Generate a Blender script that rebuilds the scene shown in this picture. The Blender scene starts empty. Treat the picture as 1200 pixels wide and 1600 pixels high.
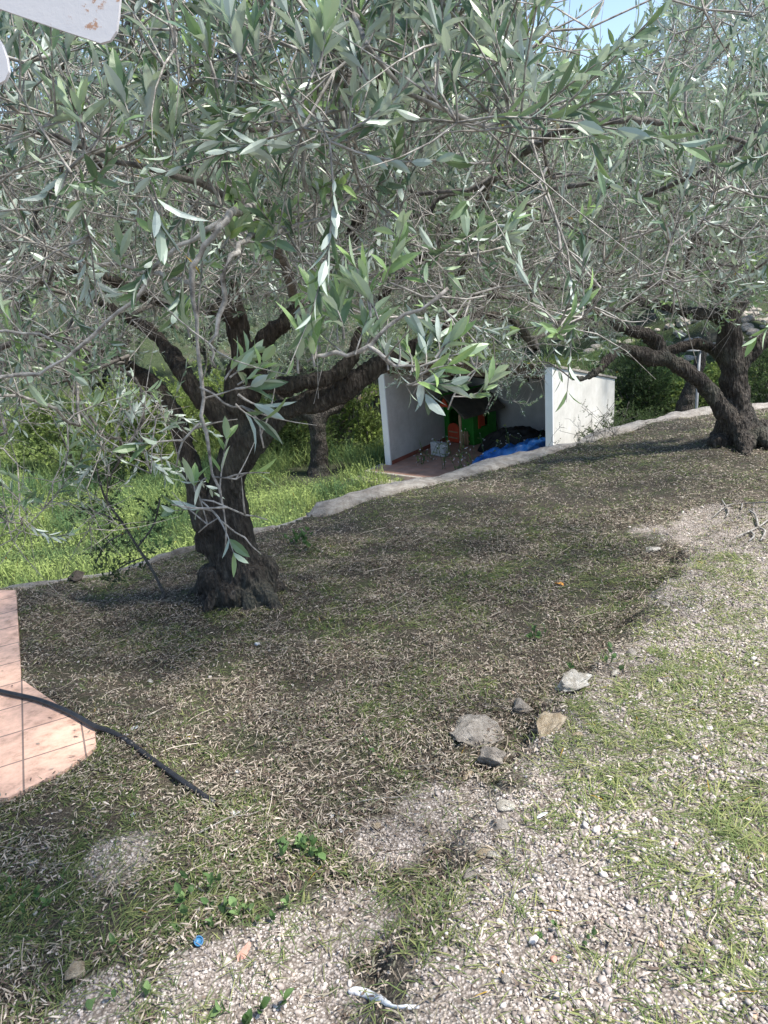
import bpy, math
import numpy as np
from mathutils import Matrix, Vector
R = math.radians
rng = np.random.default_rng(7)
sc = bpy.context.scene
# ------------------------------------------------------------------ camera, sky, sun, exposure
PITCH, ROLL, FPX = R(19), R(5), 1155.0
CAM = np.array([0, 0, 1.6])
_f = np.array([0, math.cos(PITCH), -math.sin(PITCH)])
_u0 = np.array([0, math.sin(PITCH), math.cos(PITCH)]); _r0 = np.array([1.0, 0, 0])
_r = _r0 * math.cos(ROLL) - _u0 * math.sin(ROLL)
_u = _u0 * math.cos(ROLL) + _r0 * math.sin(ROLL)
cd = bpy.data.cameras.new('camera'); cam = bpy.data.objects.new('camera', cd)
sc.collection.objects.link(cam); sc.camera = cam
cd.sensor_width = 36; cd.sensor_fit = 'AUTO'; cd.lens = 36 * FPX / 1600; cd.clip_start = 0.02; cd.clip_end = 600
cam.matrix_world = Matrix(((_r[0], _u[0], -_f[0], CAM[0]), (_r[1], _u[1], -_f[1], CAM[1]), (_r[2], _u[2], -_f[2], CAM[2]), (0, 0, 0, 1)))
SUN_EL, SUN_AZ = R(60), R(108)          # azimuth clockwise from +Y: high sun to the right, a little behind the camera
w = bpy.data.worlds.new("World"); sc.world = w; w.use_nodes = True
nt = w.node_tree; bg = nt.nodes['Background']
sky = nt.nodes.new('ShaderNodeTexSky'); sky.sky_type = 'NISHITA'; sky.sun_disc = False
sky.sun_elevation = SUN_EL; sky.sun_rotation = SUN_AZ; sky.air_density = 1.0; sky.dust_density = 0.3; sky.ozone_density = 1.0
hs = nt.nodes.new('ShaderNodeHueSaturation'); hs.inputs['Saturation'].default_value = .95; nt.links.new(sky.outputs[0], hs.inputs['Color']); nt.links.new(hs.outputs[0], bg.inputs[0]); bg.inputs[1].default_value = 0.095
sl = bpy.data.lights.new('sun', 'SUN'); sun = bpy.data.objects.new('sun', sl); sc.collection.objects.link(sun)
sl.energy = 3.3; sl.angle = R(8); sl.color = (1, .955, .88)
_sd = Vector((math.sin(SUN_AZ) * math.cos(SUN_EL), math.cos(SUN_AZ) * math.cos(SUN_EL), math.sin(SUN_EL)))
sun.rotation_euler = _sd.to_track_quat('Z', 'Y').to_euler()
sc.view_settings.view_transform = 'Standard'; sc.view_settings.look = 'None'
sc.view_settings.exposure = 1.42; sc.view_settings.gamma = 1
sc.cycles.max_bounces = 6; sc.cycles.diffuse_bounces = 3; sc.cycles.transparent_max_bounces = 4
sc.cycles.transmission_bounces = 3; sc.cycles.use_denoising = True

# ------------------------------------------------------------------ helpers
def ray(px, py):
    return _f + _r * ((px - 600) / FPX) + _u * ((800 - py) / FPX)
def P(px, py, Y):                       # the point at depth Y (world y) seen at that place
    d = ray(px, py); return CAM + d * (Y / d[1])
def up_z(x, y):
    y = np.asarray(y, float)
    return np.where(y > 0, -1.25 * (1 - np.exp(-np.maximum(y, 0) / 7)), -y * .12) + np.asarray(x, float) * .012
def G(px, py, dz=0.0):
    d = ray(px, py); t = .5
    for _ in range(4000):
        p = CAM + d * t
        if p[2] <= float(up_z(p[0], p[1])) + dz: return p
        t += .005
    return p
def hash_tab(seed, n=256): return np.random.default_rng(seed).random((n, n))
_T = [hash_tab(s) for s in range(6)]
def vn(x, y, s=0):
    T = _T[s % 6]; xi = np.floor(x).astype(int); yi = np.floor(y).astype(int); fx = x - xi; fy = y - yi
    fx = fx * fx * (3 - 2 * fx); fy = fy * fy * (3 - 2 * fy); a = xi & 255; b = (xi + 1) & 255; c = yi & 255; d = (yi + 1) & 255
    return (T[a, c] * (1 - fx) + T[b, c] * fx) * (1 - fy) + (T[a, d] * (1 - fx) + T[b, d] * fx) * fy
def fbm(x, y, s=0, o=4):
    r = 0; a = .5; t = 0
    for k in range(o):
        r = r + a * vn(x * 2 ** k + 17.3 * k, y * 2 ** k + 5.1 * k, s + k); t += a; a *= .55
    return r / t
_T3 = np.random.default_rng(99).random((32, 32, 32))
def vn3(p):
    i = np.floor(p).astype(int); f = p - i; f = f * f * (3 - 2 * f); r = 0
    for dx in (0, 1):
        for dy in (0, 1):
            for dz in (0, 1):
                wgt = (f[:, 0] if dx else 1 - f[:, 0]) * (f[:, 1] if dy else 1 - f[:, 1]) * (f[:, 2] if dz else 1 - f[:, 2])
                r = r + wgt * _T3[(i[:, 0] + dx) & 31, (i[:, 1] + dy) & 31, (i[:, 2] + dz) & 31]
    return r
def nrm(v): return v / np.maximum(np.linalg.norm(v, axis=-1, keepdims=True), 1e-9)
def sstep(a, b, x): t = np.clip((x - a) / (b - a), 0, 1); return t * t * (3 - 2 * t)

class MB:
    """collects vertices and faces for ONE mesh"""
    def __init__(s): s.v = []; s.f = []; s.n = 0; s.a = []
    def add(s, v, faces, a=None):
        v = np.asarray(v, float).reshape(-1, 3)
        for f in (faces if isinstance(faces, list) else [faces]):
            f = np.asarray(f)
            if f.size: s.f.append(f + s.n)
        s.v.append(v); s.n += len(v)
        s.a.append(np.zeros(len(v)) if a is None else np.broadcast_to(a, (len(v),)).astype(float))
        return s
    def box(s, x0, x1, y0, y1, z0, z1):
        v = [(x, y, z) for z in (z0, z1) for y in (y0, y1) for x in (x0, x1)]
        return s.add(v, np.array([[0, 2, 3, 1], [4, 5, 7, 6], [0, 1, 5, 4], [2, 6, 7, 3], [0, 4, 6, 2], [1, 3, 7, 5]]))
    def tube(s, pts, rad, n=6, cap=True, a=None, wob=0):
        pts = np.asarray(pts, float); m = len(pts); rad = np.broadcast_to(rad, (m,)).astype(float)
        t = nrm(np.gradient(pts, axis=0)); ref = np.array([.31, .2, 1.0]) if abs(nrm(pts[-1] - pts[0])[2]) < .8 else np.array([1, .3, .1])
        e1 = nrm(np.cross(t, ref)); e2 = np.cross(t, e1); th = np.arange(n) / n * 2 * np.pi
        rr = rad[:, None]
        if wob: rr = rr * (1 + wob * (vn(np.arange(m)[:, None] * .9 + pts[0, 0] * 9, th[None] * 1.3 + 3) - .5) * 2)
        v = pts[:, None] + rr[:, :, None] * (np.cos(th)[None, :, None] * e1[:, None] + np.sin(th)[None, :, None] * e2[:, None])
        i = np.arange(m - 1)[:, None] * n; j = np.arange(n)[None]; k = (j + 1) % n
        q = np.stack([i + j, i + k, i + n + k, i + n + j], -1).reshape(-1, 4)
        fs = [q]; v = v.reshape(-1, 3)
        if cap:
            v = np.vstack([v, pts[:1], pts[-1:]]); c0 = m * n
            jj = np.arange(n); kk = (jj + 1) % n
            fs.append(np.stack([np.full(n, c0), kk, jj], -1)); fs.append(np.stack([np.full(n, c0 + 1), (m - 1) * n + jj, (m - 1) * n + kk], -1))
        return s.add(v, fs, a)
    def prism(s, poly, y0, y1, axis='y'):
        m = len(poly); A = [(p[0], y0, p[1]) for p in poly] + [(p[0], y1, p[1]) for p in poly]
        if axis == 'z': A = [(p[0], p[1], y0) for p in poly] + [(p[0], p[1], y1) for p in poly]
        if axis == 'x': A = [(y0, p[0], p[1]) for p in poly] + [(y1, p[0], p[1]) for p in poly]
        fs = [np.array([list(range(m))]), np.array([list(range(m, 2 * m))[::-1]]), np.array([[i, (i + 1) % m, m + (i + 1) % m, m + i] for i in range(m)])]
        return s.add(A, fs)
    def mesh(s, name, smooth=False, attr=None):
        v = np.vstack(s.v); me = bpy.data.meshes.new(name)
        me.vertices.add(len(v)); me.vertices.foreach_set('co', v.astype(np.float32).ravel())
        li = np.concatenate([f.ravel() for f in s.f]).astype(np.int32)
        lt = np.concatenate([np.full(len(f), f.shape[1]) for f in s.f]).astype(np.int32)
        me.loops.add(len(li)); me.loops.foreach_set('vertex_index', li)
        me.polygons.add(len(lt)); me.polygons.foreach_set('loop_start', np.concatenate([[0], np.cumsum(lt)[:-1]]).astype(np.int32))
        if smooth: me.polygons.foreach_set('use_smooth', np.ones(len(lt), bool))
        else: me.polygons.foreach_set('use_smooth', np.zeros(len(lt), bool))
        if attr:
            at = me.attributes.new(attr, 'FLOAT', 'POINT'); at.data.foreach_set('value', np.concatenate(s.a).astype(np.float32))
        me.update(calc_edges=True); return me
    def build(s, name, m, parent=None, smooth=False, attr=None):
        me = s.mesh(name, smooth, attr)
        if isinstance(m, (list, tuple)):
            for q in m: me.materials.append(q)
        else: me.materials.append(m)
        o = bpy.data.objects.new(name, me); sc.collection.objects.link(o)
        if parent is not None: o.parent = parent
        return o
def tag(o, label=None, cat=None, group=None, kind=None):
    if label: o['label'] = label
    if cat: o['category'] = cat
    if group: o['group'] = group
    if kind: o['kind'] = kind
    return o
def empty(name, loc, rz=0, **k):
    o = bpy.data.objects.new(name, None); sc.collection.objects.link(o); o.location = [float(c) for c in loc]; o.rotation_euler[2] = rz
    o.empty_display_size = .1; return tag(o, **k)
def bevel(o, wd=.01, seg=2):
    m = o.modifiers.new('b', 'BEVEL'); m.width = wd; m.segments = seg; m.limit_method = 'ANGLE'; return o

# ------------------------------------------------------------------ materials
class NT:
    def __init__(s, name):
        s.m = bpy.data.materials.new(name); s.m.use_nodes = True; s.t = s.m.node_tree; s.b = s.t.nodes['Principled BSDF']; s.o = s.t.nodes['Material Output']
        s.b.inputs['Specular IOR Level'].default_value = .3
    def n(s, ty, **k):
        x = s.t.nodes.new('ShaderNode' + ty)
        for a, v in k.items():
            if a.startswith('i_'): x.inputs[a[2:].replace('_', ' ')].default_value = v
            else: setattr(x, a, v)
        return x
    def l(s, a, b): s.t.links.new(a, b)
    def co(s, kind='Object', scale=(1, 1, 1)):
        c = s.n('TexCoord'); mp = s.n('Mapping'); mp.inputs['Scale'].default_value = scale; s.l(c.outputs[kind], mp.inputs[0]); return mp.outputs[0]
    def noise(s, vec, sc_, det=4, rough=.55):
        x = s.n('TexNoise'); x.inputs['Scale'].default_value = sc_; x.inputs['Detail'].default_value = det; x.inputs['Roughness'].default_value = rough
        s.l(vec, x.inputs['Vector']); return x.outputs['Fac']
    def vor(s, vec, sc_, out='Color', feat='F1'):
        x = s.n('TexVoronoi'); x.feature = feat; x.inputs['Scale'].default_value = sc_; s.l(vec, x.inputs['Vector']); return x.outputs[out]
    def ramp(s, fac, stops):
        x = s.n('ValToRGB'); e = x.color_ramp.elements
        while len(e) < len(stops): e.new(.5)
        for i, (p, c) in enumerate(stops): e[i].position = p; e[i].color = tuple(c) + (1,) if len(c) == 3 else c
        s.l(fac, x.inputs[0]); return x.outputs[0]
    def mix(s, f, a, b, mode='MIX'):
        x = s.n('Mix', data_type='RGBA', blend_type=mode)
        for v, i in ((f, 0), (a, 6), (b, 7)):
            if hasattr(v, 'links') or isinstance(v, bpy.types.NodeSocket): s.l(v, x.inputs[i])
            else: x.inputs[i].default_value = v if i == 0 else (tuple(v) + (1,) if len(v) == 3 else v)
        return x.outputs[2]
    def bump(s, h, st=.5, d=.02):
        x = s.n('Bump'); x.inputs['Strength'].default_value = st; x.inputs['Distance'].default_value = d; s.l(h, x.inputs['Height']); s.l(x.outputs[0], s.b.inputs['Normal'])
    def base(s, c, rough=.8):
        if isinstance(c, bpy.types.NodeSocket): s.l(c, s.b.inputs['Base Color'])
        else: s.b.inputs['Base Color'].default_value = tuple(c) + (1,)
        s.b.inputs['Roughness'].default_value = rough; return s
M = {}
def mat_simple(k, c1, c2, scale=8, rough=.8, bump=.2, bd=.005):
    m = NT(k); v = m.co(); m.base(m.ramp(m.noise(v, scale, 6, .6), [(.3, c1), (.7, c2)]), rough)
    if bump: m.bump(m.noise(v, scale * 5, 5, .7), bump, bd)
    M[k] = m.m
def island_ramp(m, stops):
    g = m.n('NewGeometry'); return m.ramp(g.outputs['Random Per Island'], stops), g
def mat_leaf(k, top, under, young, trans=.25, tf=.5):
    m = NT(k); r, g = island_ramp(m, [(0, [c * .75 for c in top]), (.5, top), (1, [top[0] * 1.5, top[1] * 1.4, top[2] * 1.5])])
    at = m.n('Attribute'); at.attribute_name = 'tint'
    c = m.mix(at.outputs['Fac'], r, young)
    un = m.mix(at.outputs['Fac'], under, [a * .6 + b * .4 for a, b in zip(young, under)])
    ye = m.ramp(g.outputs['Random Per Island'], [(0, (.35, .22, .02)), (.004, (.35, .22, .02)), (.006, (0, 0, 0))])
    c2 = m.mix(g.outputs['Backfacing'], c, un)
    gt = m.n('Math', operation='LESS_THAN'); m.l(g.outputs['Random Per Island'], gt.inputs[0]); gt.inputs[1].default_value = .0018
    c3 = m.mix(gt.outputs[0], c2, (.36, .23, .03))
    m.base(c3, .38 if 'olive' in k else .75); m.b.inputs['Specular IOR Level'].default_value = .55 if 'olive' in k else .15
    tr = m.n('BsdfTranslucent'); mixc = m.mix(tf, c3, young); m.l(mixc, tr.inputs[0])
    ms = m.n('MixShader'); ms.inputs[0].default_value = trans
    m.l(m.b.outputs[0], ms.inputs[1]); m.l(tr.outputs[0], ms.inputs[2]); m.l(ms.outputs[0], m.o.inputs[0]); M[k] = m.m
mat_leaf('olive_leaf', (.078, .130, .088), (.43, .49, .45), (.30, .44, .16), .24, .38)
mat_leaf('far_leaf', (.075, .112, .075), (.27, .32, .26), (.28, .36, .17), .2, .3)
mat_leaf('grass', (.055, .105, .034), (.08, .13, .05), (.40, .40, .17), .2)
mat_leaf('meadow', (.06, .13, .06), (.10, .18, .09), (.34, .42, .14), .33)
mat_leaf('weed_leaf', (.07, .14, .045), (.10, .17, .07), (.20, .30, .12), .25)
mat_leaf('dark_leaf', (.045, .075, .03), (.09, .12, .06), (.12, .18, .06), .2)
mat_leaf('bush_leaf', (.10, .15, .05), (.15, .2, .08), (.28, .36, .10), .3)
def mat_litter():
    m = NT('litter'); r, g = island_ramp(m, [(0, (.07, .048, .036)), (.25, (.17, .125, .095)), (.45, (.17, .17, .115)), (.7, (.36, .30, .24)), (.9, (.42, .355, .29)), (1, (.58, .51, .43))])
    m.base(r, .7); M['litter'] = m.m
    m = NT('pebble'); r, g = island_ramp(m, [(0, (.15, .12, .105)), (.3, (.31, .26, .235)), (.6, (.43, .37, .335)), (.88, (.56, .51, .47)), (.97, (.72, .68, .64)), (1, (.5, .30, .18))])
    v = m.co(); r2 = m.mix(.25, r, m.ramp(m.noise(v, 90, 3), [(.3, (.2, .16, .13)), (.7, (.75, .7, .65))])); m.base(r2, .85); M['pebble'] = m.m
mat_litter()
def mat_bark(k, c1, c2, c3, sx=14):
    m = NT(k); v = m.co('Object', (1, 1, .28)); n1 = m.noise(v, sx * 2.6, 8, .7); vo = m.vor(v, sx * 3.6, 'Distance'); v2 = m.co()
    n2 = m.noise(v2, 2.3, 4)
    c = m.ramp(n1, [(.3, c1), (.55, c2), (.8, c3)]); c = m.mix(m.ramp(n2, [(.5, (0, 0, 0)), (.75, (.55, .55, .55))]), c, (.16, .17, .13))
    m.base(c, .9)
    a = m.n('Math', operation='ADD'); m.l(n1, a.inputs[0]); m.l(vo, a.inputs[1]); m.bump(a.outputs[0], 1, .035); M[k] = m.m
mat_bark('bark', (.014, .011, .009), (.075, .063, .053), (.26, .23, .195))
mat_bark('bark_pale', (.12, .10, .07), (.24, .21, .15), (.4, .36, .28))
mat_simple('branch', (.035, .03, .026), (.22, .20, .18), 40, .85, .9, .006)
mat_simple('twig', (.085, .074, .065), (.48, .455, .42), 60, .8, .6, .003)
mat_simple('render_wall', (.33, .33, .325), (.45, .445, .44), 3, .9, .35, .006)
mat_simple('wall_edge', (.8, .8, .8), (.86, .86, .86), 4, .8, .1, .003)
mat_simple('concrete', (.30, .27, .23), (.52, .47, .40), 9, .92, .8, .02)
mat_simple('concrete_pale', (.22, .19, .16), (.50, .46, .41), 9, .92, 1, .03)
mat_simple('wood_beam', (.05, .035, .025), (.16, .12, .09), 12, .8, .3, .005)
mat_simple('roof_sheet', (.10, .085, .075), (.24, .21, .18), 5, .85, .3, .004)
mat_simple('green_plastic', (.03, .20, .025), (.05, .27, .04), 6, .45, .05, .002)
mat_simple('red_plastic', (.55, .07, .03), (.65, .11, .05), 6, .45, .05, .002)
mat_simple('tan_plastic', (.42, .26, .15), (.55, .36, .22), 6, .5, .05, .002)
mat_simple('brown_plastic', (.09, .08, .065), (.16, .14, .11), 6, .5, .1, .002)
mat_simple('dark', (.006, .006, .006), (.014, .013, .012), 6, .7, .2, .01)
mat_simple('skirting', (.26, .08, .05), (.36, .13, .09), 8, .6, .1, .002)
mat_simple('pipe_black', (.014, .015, .018), (.035, .036, .04), 30, .38, .15, .001)
mat_simple('rock_white', (.30, .26, .20), (.82, .78, .70), 26, .9, 1, .02)
mat_simple('rock_grey', (.22, .19, .16), (.56, .51, .45), 26, .9, 1, .02)
mat_simple('rock_tan', (.30, .22, .13), (.64, .54, .40), 30, .9, 1, .015)
mat_simple('metal_grey', (.16, .165, .17), (.26, .265, .27), 12, .4, .1, .001)
mat_simple('paper_white', (.62, .64, .66), (.8, .82, .85), 20, .5, .3, .002)
mat_simple('orange_leaf', (.55, .22, .03), (.68, .34, .07), 40, .6, .3, .001)
mat_simple('blue_cap', (.03, .13, .28), (.05, .20, .38), 10, .4, .05, .001)
mat_simple('terracotta', (.42, .20, .15), (.62, .36, .29), 30, .8, .4, .001)
mat_simple('reed', (.04, .032, .026), (.13, .11, .09), 20, .9, .3, .004)
mat_simple('cinder', (.40, .41, .41), (.58, .59, .59), 25, .9, .6, .004)
mat_simple('cinder_dark', (.06, .05, .04), (.16, .13, .11), 25, .9, .8, .01)
def mats_more():
    # blue tarp
    m = NT('tarp'); v = m.co(); m.base(m.ramp(m.noise(v, 3, 4), [(.3, (.015, .09, .33)), (.7, (.05, .22, .60))]), .38); m.bump(m.noise(v, 9, 4), .6, .03); M['tarp'] = m.m
    # white painted metal with rust specks
    m = NT('painted_metal'); v = m.co(); n1 = m.noise(v, 230, 6, .7); n2 = m.noise(v, 70, 4)
    mu = m.n('Math', operation='MULTIPLY'); m.l(n1, mu.inputs[0]); m.l(n2, mu.inputs[1])
    c = m.ramp(mu.outputs[0], [(.335, (.60, .585, .60)), (.375, (.42, .25, .17))]); m.base(c, .55); m.bump(n1, .15, .001); M['painted_metal'] = m.m
    # paving tiles, stone-like pink
    m = NT('tile'); v = m.co(); br = m.n('TexBrick'); m.l(v, br.inputs['Vector']); br.offset = 0; br.inputs['Scale'].default_value = 1
    br.inputs['Brick Width'].default_value = .25; br.inputs['Row Height'].default_value = .25; br.inputs['Mortar Size'].default_value = .0045
    br.inputs['Mortar Smooth'].default_value = .2; br.inputs['Color1'].default_value = (.74, .50, .38, 1); br.inputs['Color2'].default_value = (.68, .45, .345, 1); br.inputs['Mortar'].default_value = (.22, .165, .14, 1)
    st = m.ramp(m.noise(m.co('Object', (1, 1.25, 1)), 11, 8, .72), [(.3, (.50, .46, .44)), (.48, (.92, .89, .88)), (.68, (1.2, 1.16, 1.14))])
    c = m.mix(1, br.outputs['Color'], st, 'MULTIPLY'); m.base(c, .6); m.bump(br.outputs['Fac'], -.4, .004); M['tile'] = m.m
    m = NT('floor_tile'); v = m.co(); br = m.n('TexBrick'); m.l(v, br.inputs['Vector']); br.offset = 0; br.inputs['Scale'].default_value = 1
    br.inputs['Brick Width'].default_value = .3; br.inputs['Row Height'].default_value = .3; br.inputs['Mortar Size'].default_value = .006
    br.inputs['Color1'].default_value = (.44, .26, .19, 1); br.inputs['Color2'].default_value = (.50, .31, .24, 1); br.inputs['Mortar'].default_value = (.35, .3, .26, 1)
    st = m.ramp(m.noise(v, 3, 6, .65), [(.3, (.7, .68, .66)), (.7, (1.15, 1.1, 1.05))])
    m.base(m.mix(1, br.outputs['Color'], st, 'MULTIPLY'), .75); M['floor_tile'] = m.m
    # ground: soil with fine litter, grit where 'grit' is high
    m = NT('soil'); v = m.co(); at = m.n('Attribute'); at.attribute_name = 'grit'
    n1 = m.noise(v, 5, 8, .7); n2 = m.noise(v, 120, 4, .7)
    soil = m.ramp(n2, [(.34, (.018, .015, .011)), (.52, (.075, .062, .046)), (.76, (.27, .23, .18))])
    moss = m.mix(m.ramp(n1, [(.48, (0, 0, 0)), (.62, (.6, .6, .6))]), soil, (.045, .06, .022))
    ve = m.vor(v, 110, 'Color'); sep = m.n('SeparateColor'); m.l(ve, sep.inputs[0])
    gr = m.ramp(sep.outputs[0], [(0, (.17, .14, .12)), (.4, (.36, .31, .275)), (1, (.60, .545, .50))])
    vd = m.vor(v, 110, 'Distance'); gr = m.mix(m.ramp(vd, [(.35, (0, 0, 0)), (.75, (.8, .8, .8))]), gr, (.13, .105, .085))
    m.base(m.mix(at.outputs['Fac'], moss, gr), .92)
    a = m.n('Math', operation='ADD'); m.l(n2, a.inputs[0]); m.l(vd, a.inputs[1]); m.bump(a.outputs[0], .8, .01); M['soil'] = m.m
    # lower ground and hill
    m = NT('meadow_soil'); v = m.co(); n1 = m.noise(v, .5, 6, .6); n2 = m.noise(v, 9, 6, .75)
    a = m.ramp(n2, [(.3, (.018, .028, .010)), (.55, (.05, .07, .028)), (.8, (.13, .14, .075))]); b = m.ramp(n2, [(.3, (.04, .035, .026)), (.6, (.13, .115, .09)), (.8, (.30, .27, .23))])
    m.base(m.mix(m.ramp(n1, [(.5, (0, 0, 0)), (.66, (.8, .8, .8))]), a, b), .95); m.bump(n2, .8, .08); M['meadow_soil'] = m.m
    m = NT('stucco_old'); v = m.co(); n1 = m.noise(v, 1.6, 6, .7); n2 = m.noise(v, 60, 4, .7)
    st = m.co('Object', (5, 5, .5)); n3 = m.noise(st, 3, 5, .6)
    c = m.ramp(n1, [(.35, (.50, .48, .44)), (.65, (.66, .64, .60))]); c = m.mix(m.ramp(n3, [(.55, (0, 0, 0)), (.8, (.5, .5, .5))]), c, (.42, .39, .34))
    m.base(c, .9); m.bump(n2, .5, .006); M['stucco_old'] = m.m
mats_more()

# ------------------------------------------------------------------ terrain lines (world)
EDGE = np.array([G(x, y)[:2] for x, y in [(-340, 1010), (-120, 960), (20, 925), (150, 900), (290, 866), (400, 832), (500, 802), (600, 775), (700, 746), (800, 720), (870, 703), (972, 675), (1040, 655), (1115, 640), (1200, 636)]])
_a = EDGE[-1]; EDGE = np.vstack([EDGE, [_a + [3, .9], _a + [9, 2.5]]])
_e0 = EDGE[0]; EDGE = np.vstack([[_e0 + [-8, -3.2]], EDGE])
PATH = np.array([G(x, y)[:2] for x, y in [(560, 1640), (620, 1500), (720, 1320), (790, 1225), (850, 1130), (950, 1050), (1010, 960), (1060, 880), (1120, 835), (1210, 800), (1330, 780)]])
PATH = np.vstack([[PATH[0] + [-.4, -3]], PATH, [PATH[-1] + [8, 3]]])
def sdist(x, y, L):
    """signed distance to an open line; positive on its right-hand side"""
    x = np.asarray(x, float).ravel(); y = np.asarray(y, float).ravel(); best = np.full(x.shape, 1e9); sg = np.ones(x.shape)
    for a, b in zip(L[:-1], L[1:]):
        d = b - a; t = np.clip(((x - a[0]) * d[0] + (y - a[1]) * d[1]) / (d @ d), 0, 1)
        qx = a[0] + t * d[0]; qy = a[1] + t * d[1]; r = np.hypot(x - qx, y - qy)
        cr = (x - a[0]) * d[1] - (y - a[1]) * d[0]; m = r < best - 1e-9
        best = np.where(m, r, best); sg = np.where(m, np.sign(cr), sg)
    return best * sg
def bare_soil(x, y):
    b = np.zeros(np.shape(x))
    for (px, py, r) in [(655, 1490, .09), (615, 1545, .09), (580, 1590, .08), (690, 1440, .06), (800, 1250, .08), (840, 1210, .08), (1010, 985, .22), (960, 1080, .12)]:
        c = G(px, py); b = np.maximum(b, 1 - sstep(.6, 1.2, np.hypot(x - c[0], y - c[1]) / r + (fbm(x * 9, y * 9, 1) - .5) * .8))
    return b * .5
def grit(x, y):
    """how gravelly the terrace surface is, 0..1"""
    x = np.asarray(x, float).ravel(); y = np.asarray(y, float).ravel()
    g = sstep(-.05, .12, sdist(x, y, PATH) + (fbm(x * 5, y * 5, 2) - .5) * .35)
    for (px, py, r) in [(430, 1510, .26), (560, 1440, .16), (330, 1560, .20), (190, 1340, .16), (610, 1310, .17), (700, 1260, .2), (150, 1590, .14), (500, 1580, .2), (1150, 830, .7)]:
        c = G(px, py); d = np.hypot(x - c[0], y - c[1]) / r + (fbm(x * 7, y * 7, 3) - .5) * 1.1
        g = np.maximum(g, .95 * (1 - sstep(.75, 1.1, d)))
    return g * (1 - bare_soil(x, y))
PAV = [None, 0]; MOUND = [(*G(385, 925)[:2], .06, .42), (*G(1155, 688)[:2], .08, .6)]
def in_poly(x, y, poly):
    c = np.zeros(len(x), bool); j = len(poly) - 1
    for i in range(len(poly)):
        xi, yi = poly[i]; xj, yj = poly[j]; c ^= ((yi > y) != (yj > y)) & (x < (xj - xi) * (y - yi) / (yj - yi + 1e-12) + xi); j = i
    return c
def at_z(px, py, z): d = ray(px, py); return CAM + d * ((z - CAM[2]) / d[2])
TZL = float(up_z(-1.2, 2.2)) + .02
PAVRING = [at_z(x, y, TZL) for x, y in [(12, 1246), (100, 1204), (150, 1166), (148, 1140), (33, 1061), (25, 922), (-60, 922), (-900, 1000), (-900, 1300)]]
PAV[0] = np.array([p[:2] for p in PAVRING + PAVRING[:1]]); PAV[1] = TZL
def TZ(x, y):
    x = np.asarray(x, float); y = np.asarray(y, float); shp = x.shape; xr, yr = x.ravel(), y.ravel()
    s = sdist(xr, yr, PATH); z = up_z(xr, yr) + .095 * sstep(-.05, .07, s + (fbm(xr * 4, yr * 4, 1) - .5) * .22)
    for (tx, ty, th, tr) in MOUND: z = z + th * np.exp(-((xr - tx) ** 2 + (yr - ty) ** 2) / tr ** 2)
    if PAV[0] is not None:
        pd = np.abs(sdist(xr, yr, PAV[0])); ins = in_poly(xr, yr, PAV[0]); wgt = np.where(ins, 1, 1 - sstep(.0, .55, pd)); z = z * (1 - wgt) + (PAV[1] - .022) * wgt
    z = z + (fbm(xr * 1.3, yr * 1.3, 0) - .5) * .10 * (1 if PAV[0] is None else (1 - wgt)) + (fbm(xr * 9, yr * 9, 4) - .5) * .03
    return z.reshape(shp)
def TZ1(x, y): return float(TZ(np.array([x]), np.array([y]))[0])
def GT(px, py):
    d = ray(px, py); t = np.arange(.8, 30, .01); p = CAM + d * t[:, None]; z = TZ(p[:, 0], p[:, 1]); i = np.argmax(p[:, 2] <= z); return p[i]
LOW = -3.3
def LZ(x, y):
    x = np.asarray(x, float); y = np.asarray(y, float)
    ys = 23 - np.clip((x - 6.5) * 1.2, 0, 7); r = np.maximum(0, y - ys)
    hill = .20 * r * sstep(0, 4, r) + (fbm(x * .12 + 3, y * .12, 2) - .5) * np.minimum(r, 30) * .22
    return LOW + hill + (fbm(x * .5, y * .5, 1) - .5) * .12
# terrace sheet
def grid_sheet(xs, ys, zf, keep=None):
    X, Y = np.meshgrid(xs, ys); Z = zf(X, Y); n = len(xs); i = np.arange(len(ys) - 1)[:, None] * n; j = np.arange(n - 1)[None]
    q = np.stack([i + j, i + j + 1, i + n + j + 1, i + n + j], -1).reshape(-1, 4)
    v = np.stack([X, Y, Z], -1).reshape(-1, 3)
    if keep is not None: k = keep(v[:, 0], v[:, 1]); q = q[k[q].all(1)]
    used = np.unique(q); mp = np.full(len(v), -1); mp[used] = np.arange(len(used)); return v[used], mp[q]
xs = np.concatenate([np.arange(-11, -4, .2), np.arange(-4, 4, .035), np.arange(4, 9, .08), np.arange(9, 22, .3)])
ys = np.concatenate([np.arange(-8, 0, .25), np.arange(0, 5, .035), np.arange(5, 12.5, .06), np.arange(12.5, 17, .2)])
gv, gq = grid_sheet(xs, ys, TZ, lambda x, y: sdist(x, y, EDGE) > -.05)
mb = MB(); mb.add(gv, gq, grit(gv[:, 0], gv[:, 1])); tag(mb.build('ground', M['soil'], smooth=True, attr='grit'), kind='structure')
xs = np.concatenate([np.arange(-120, -20, 4), np.arange(-20, 25, .35), np.arange(25, 140, 4)]); ys = np.concatenate([np.arange(-8, 2, 2), np.arange(2, 40, .4), np.arange(40, 200, 4)])
gv, gq = grid_sheet(xs, ys, LZ); mb = MB(); mb.add(gv, gq); tag(mb.build('meadow', M['meadow_soil'], smooth=True), kind='structure')

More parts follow.
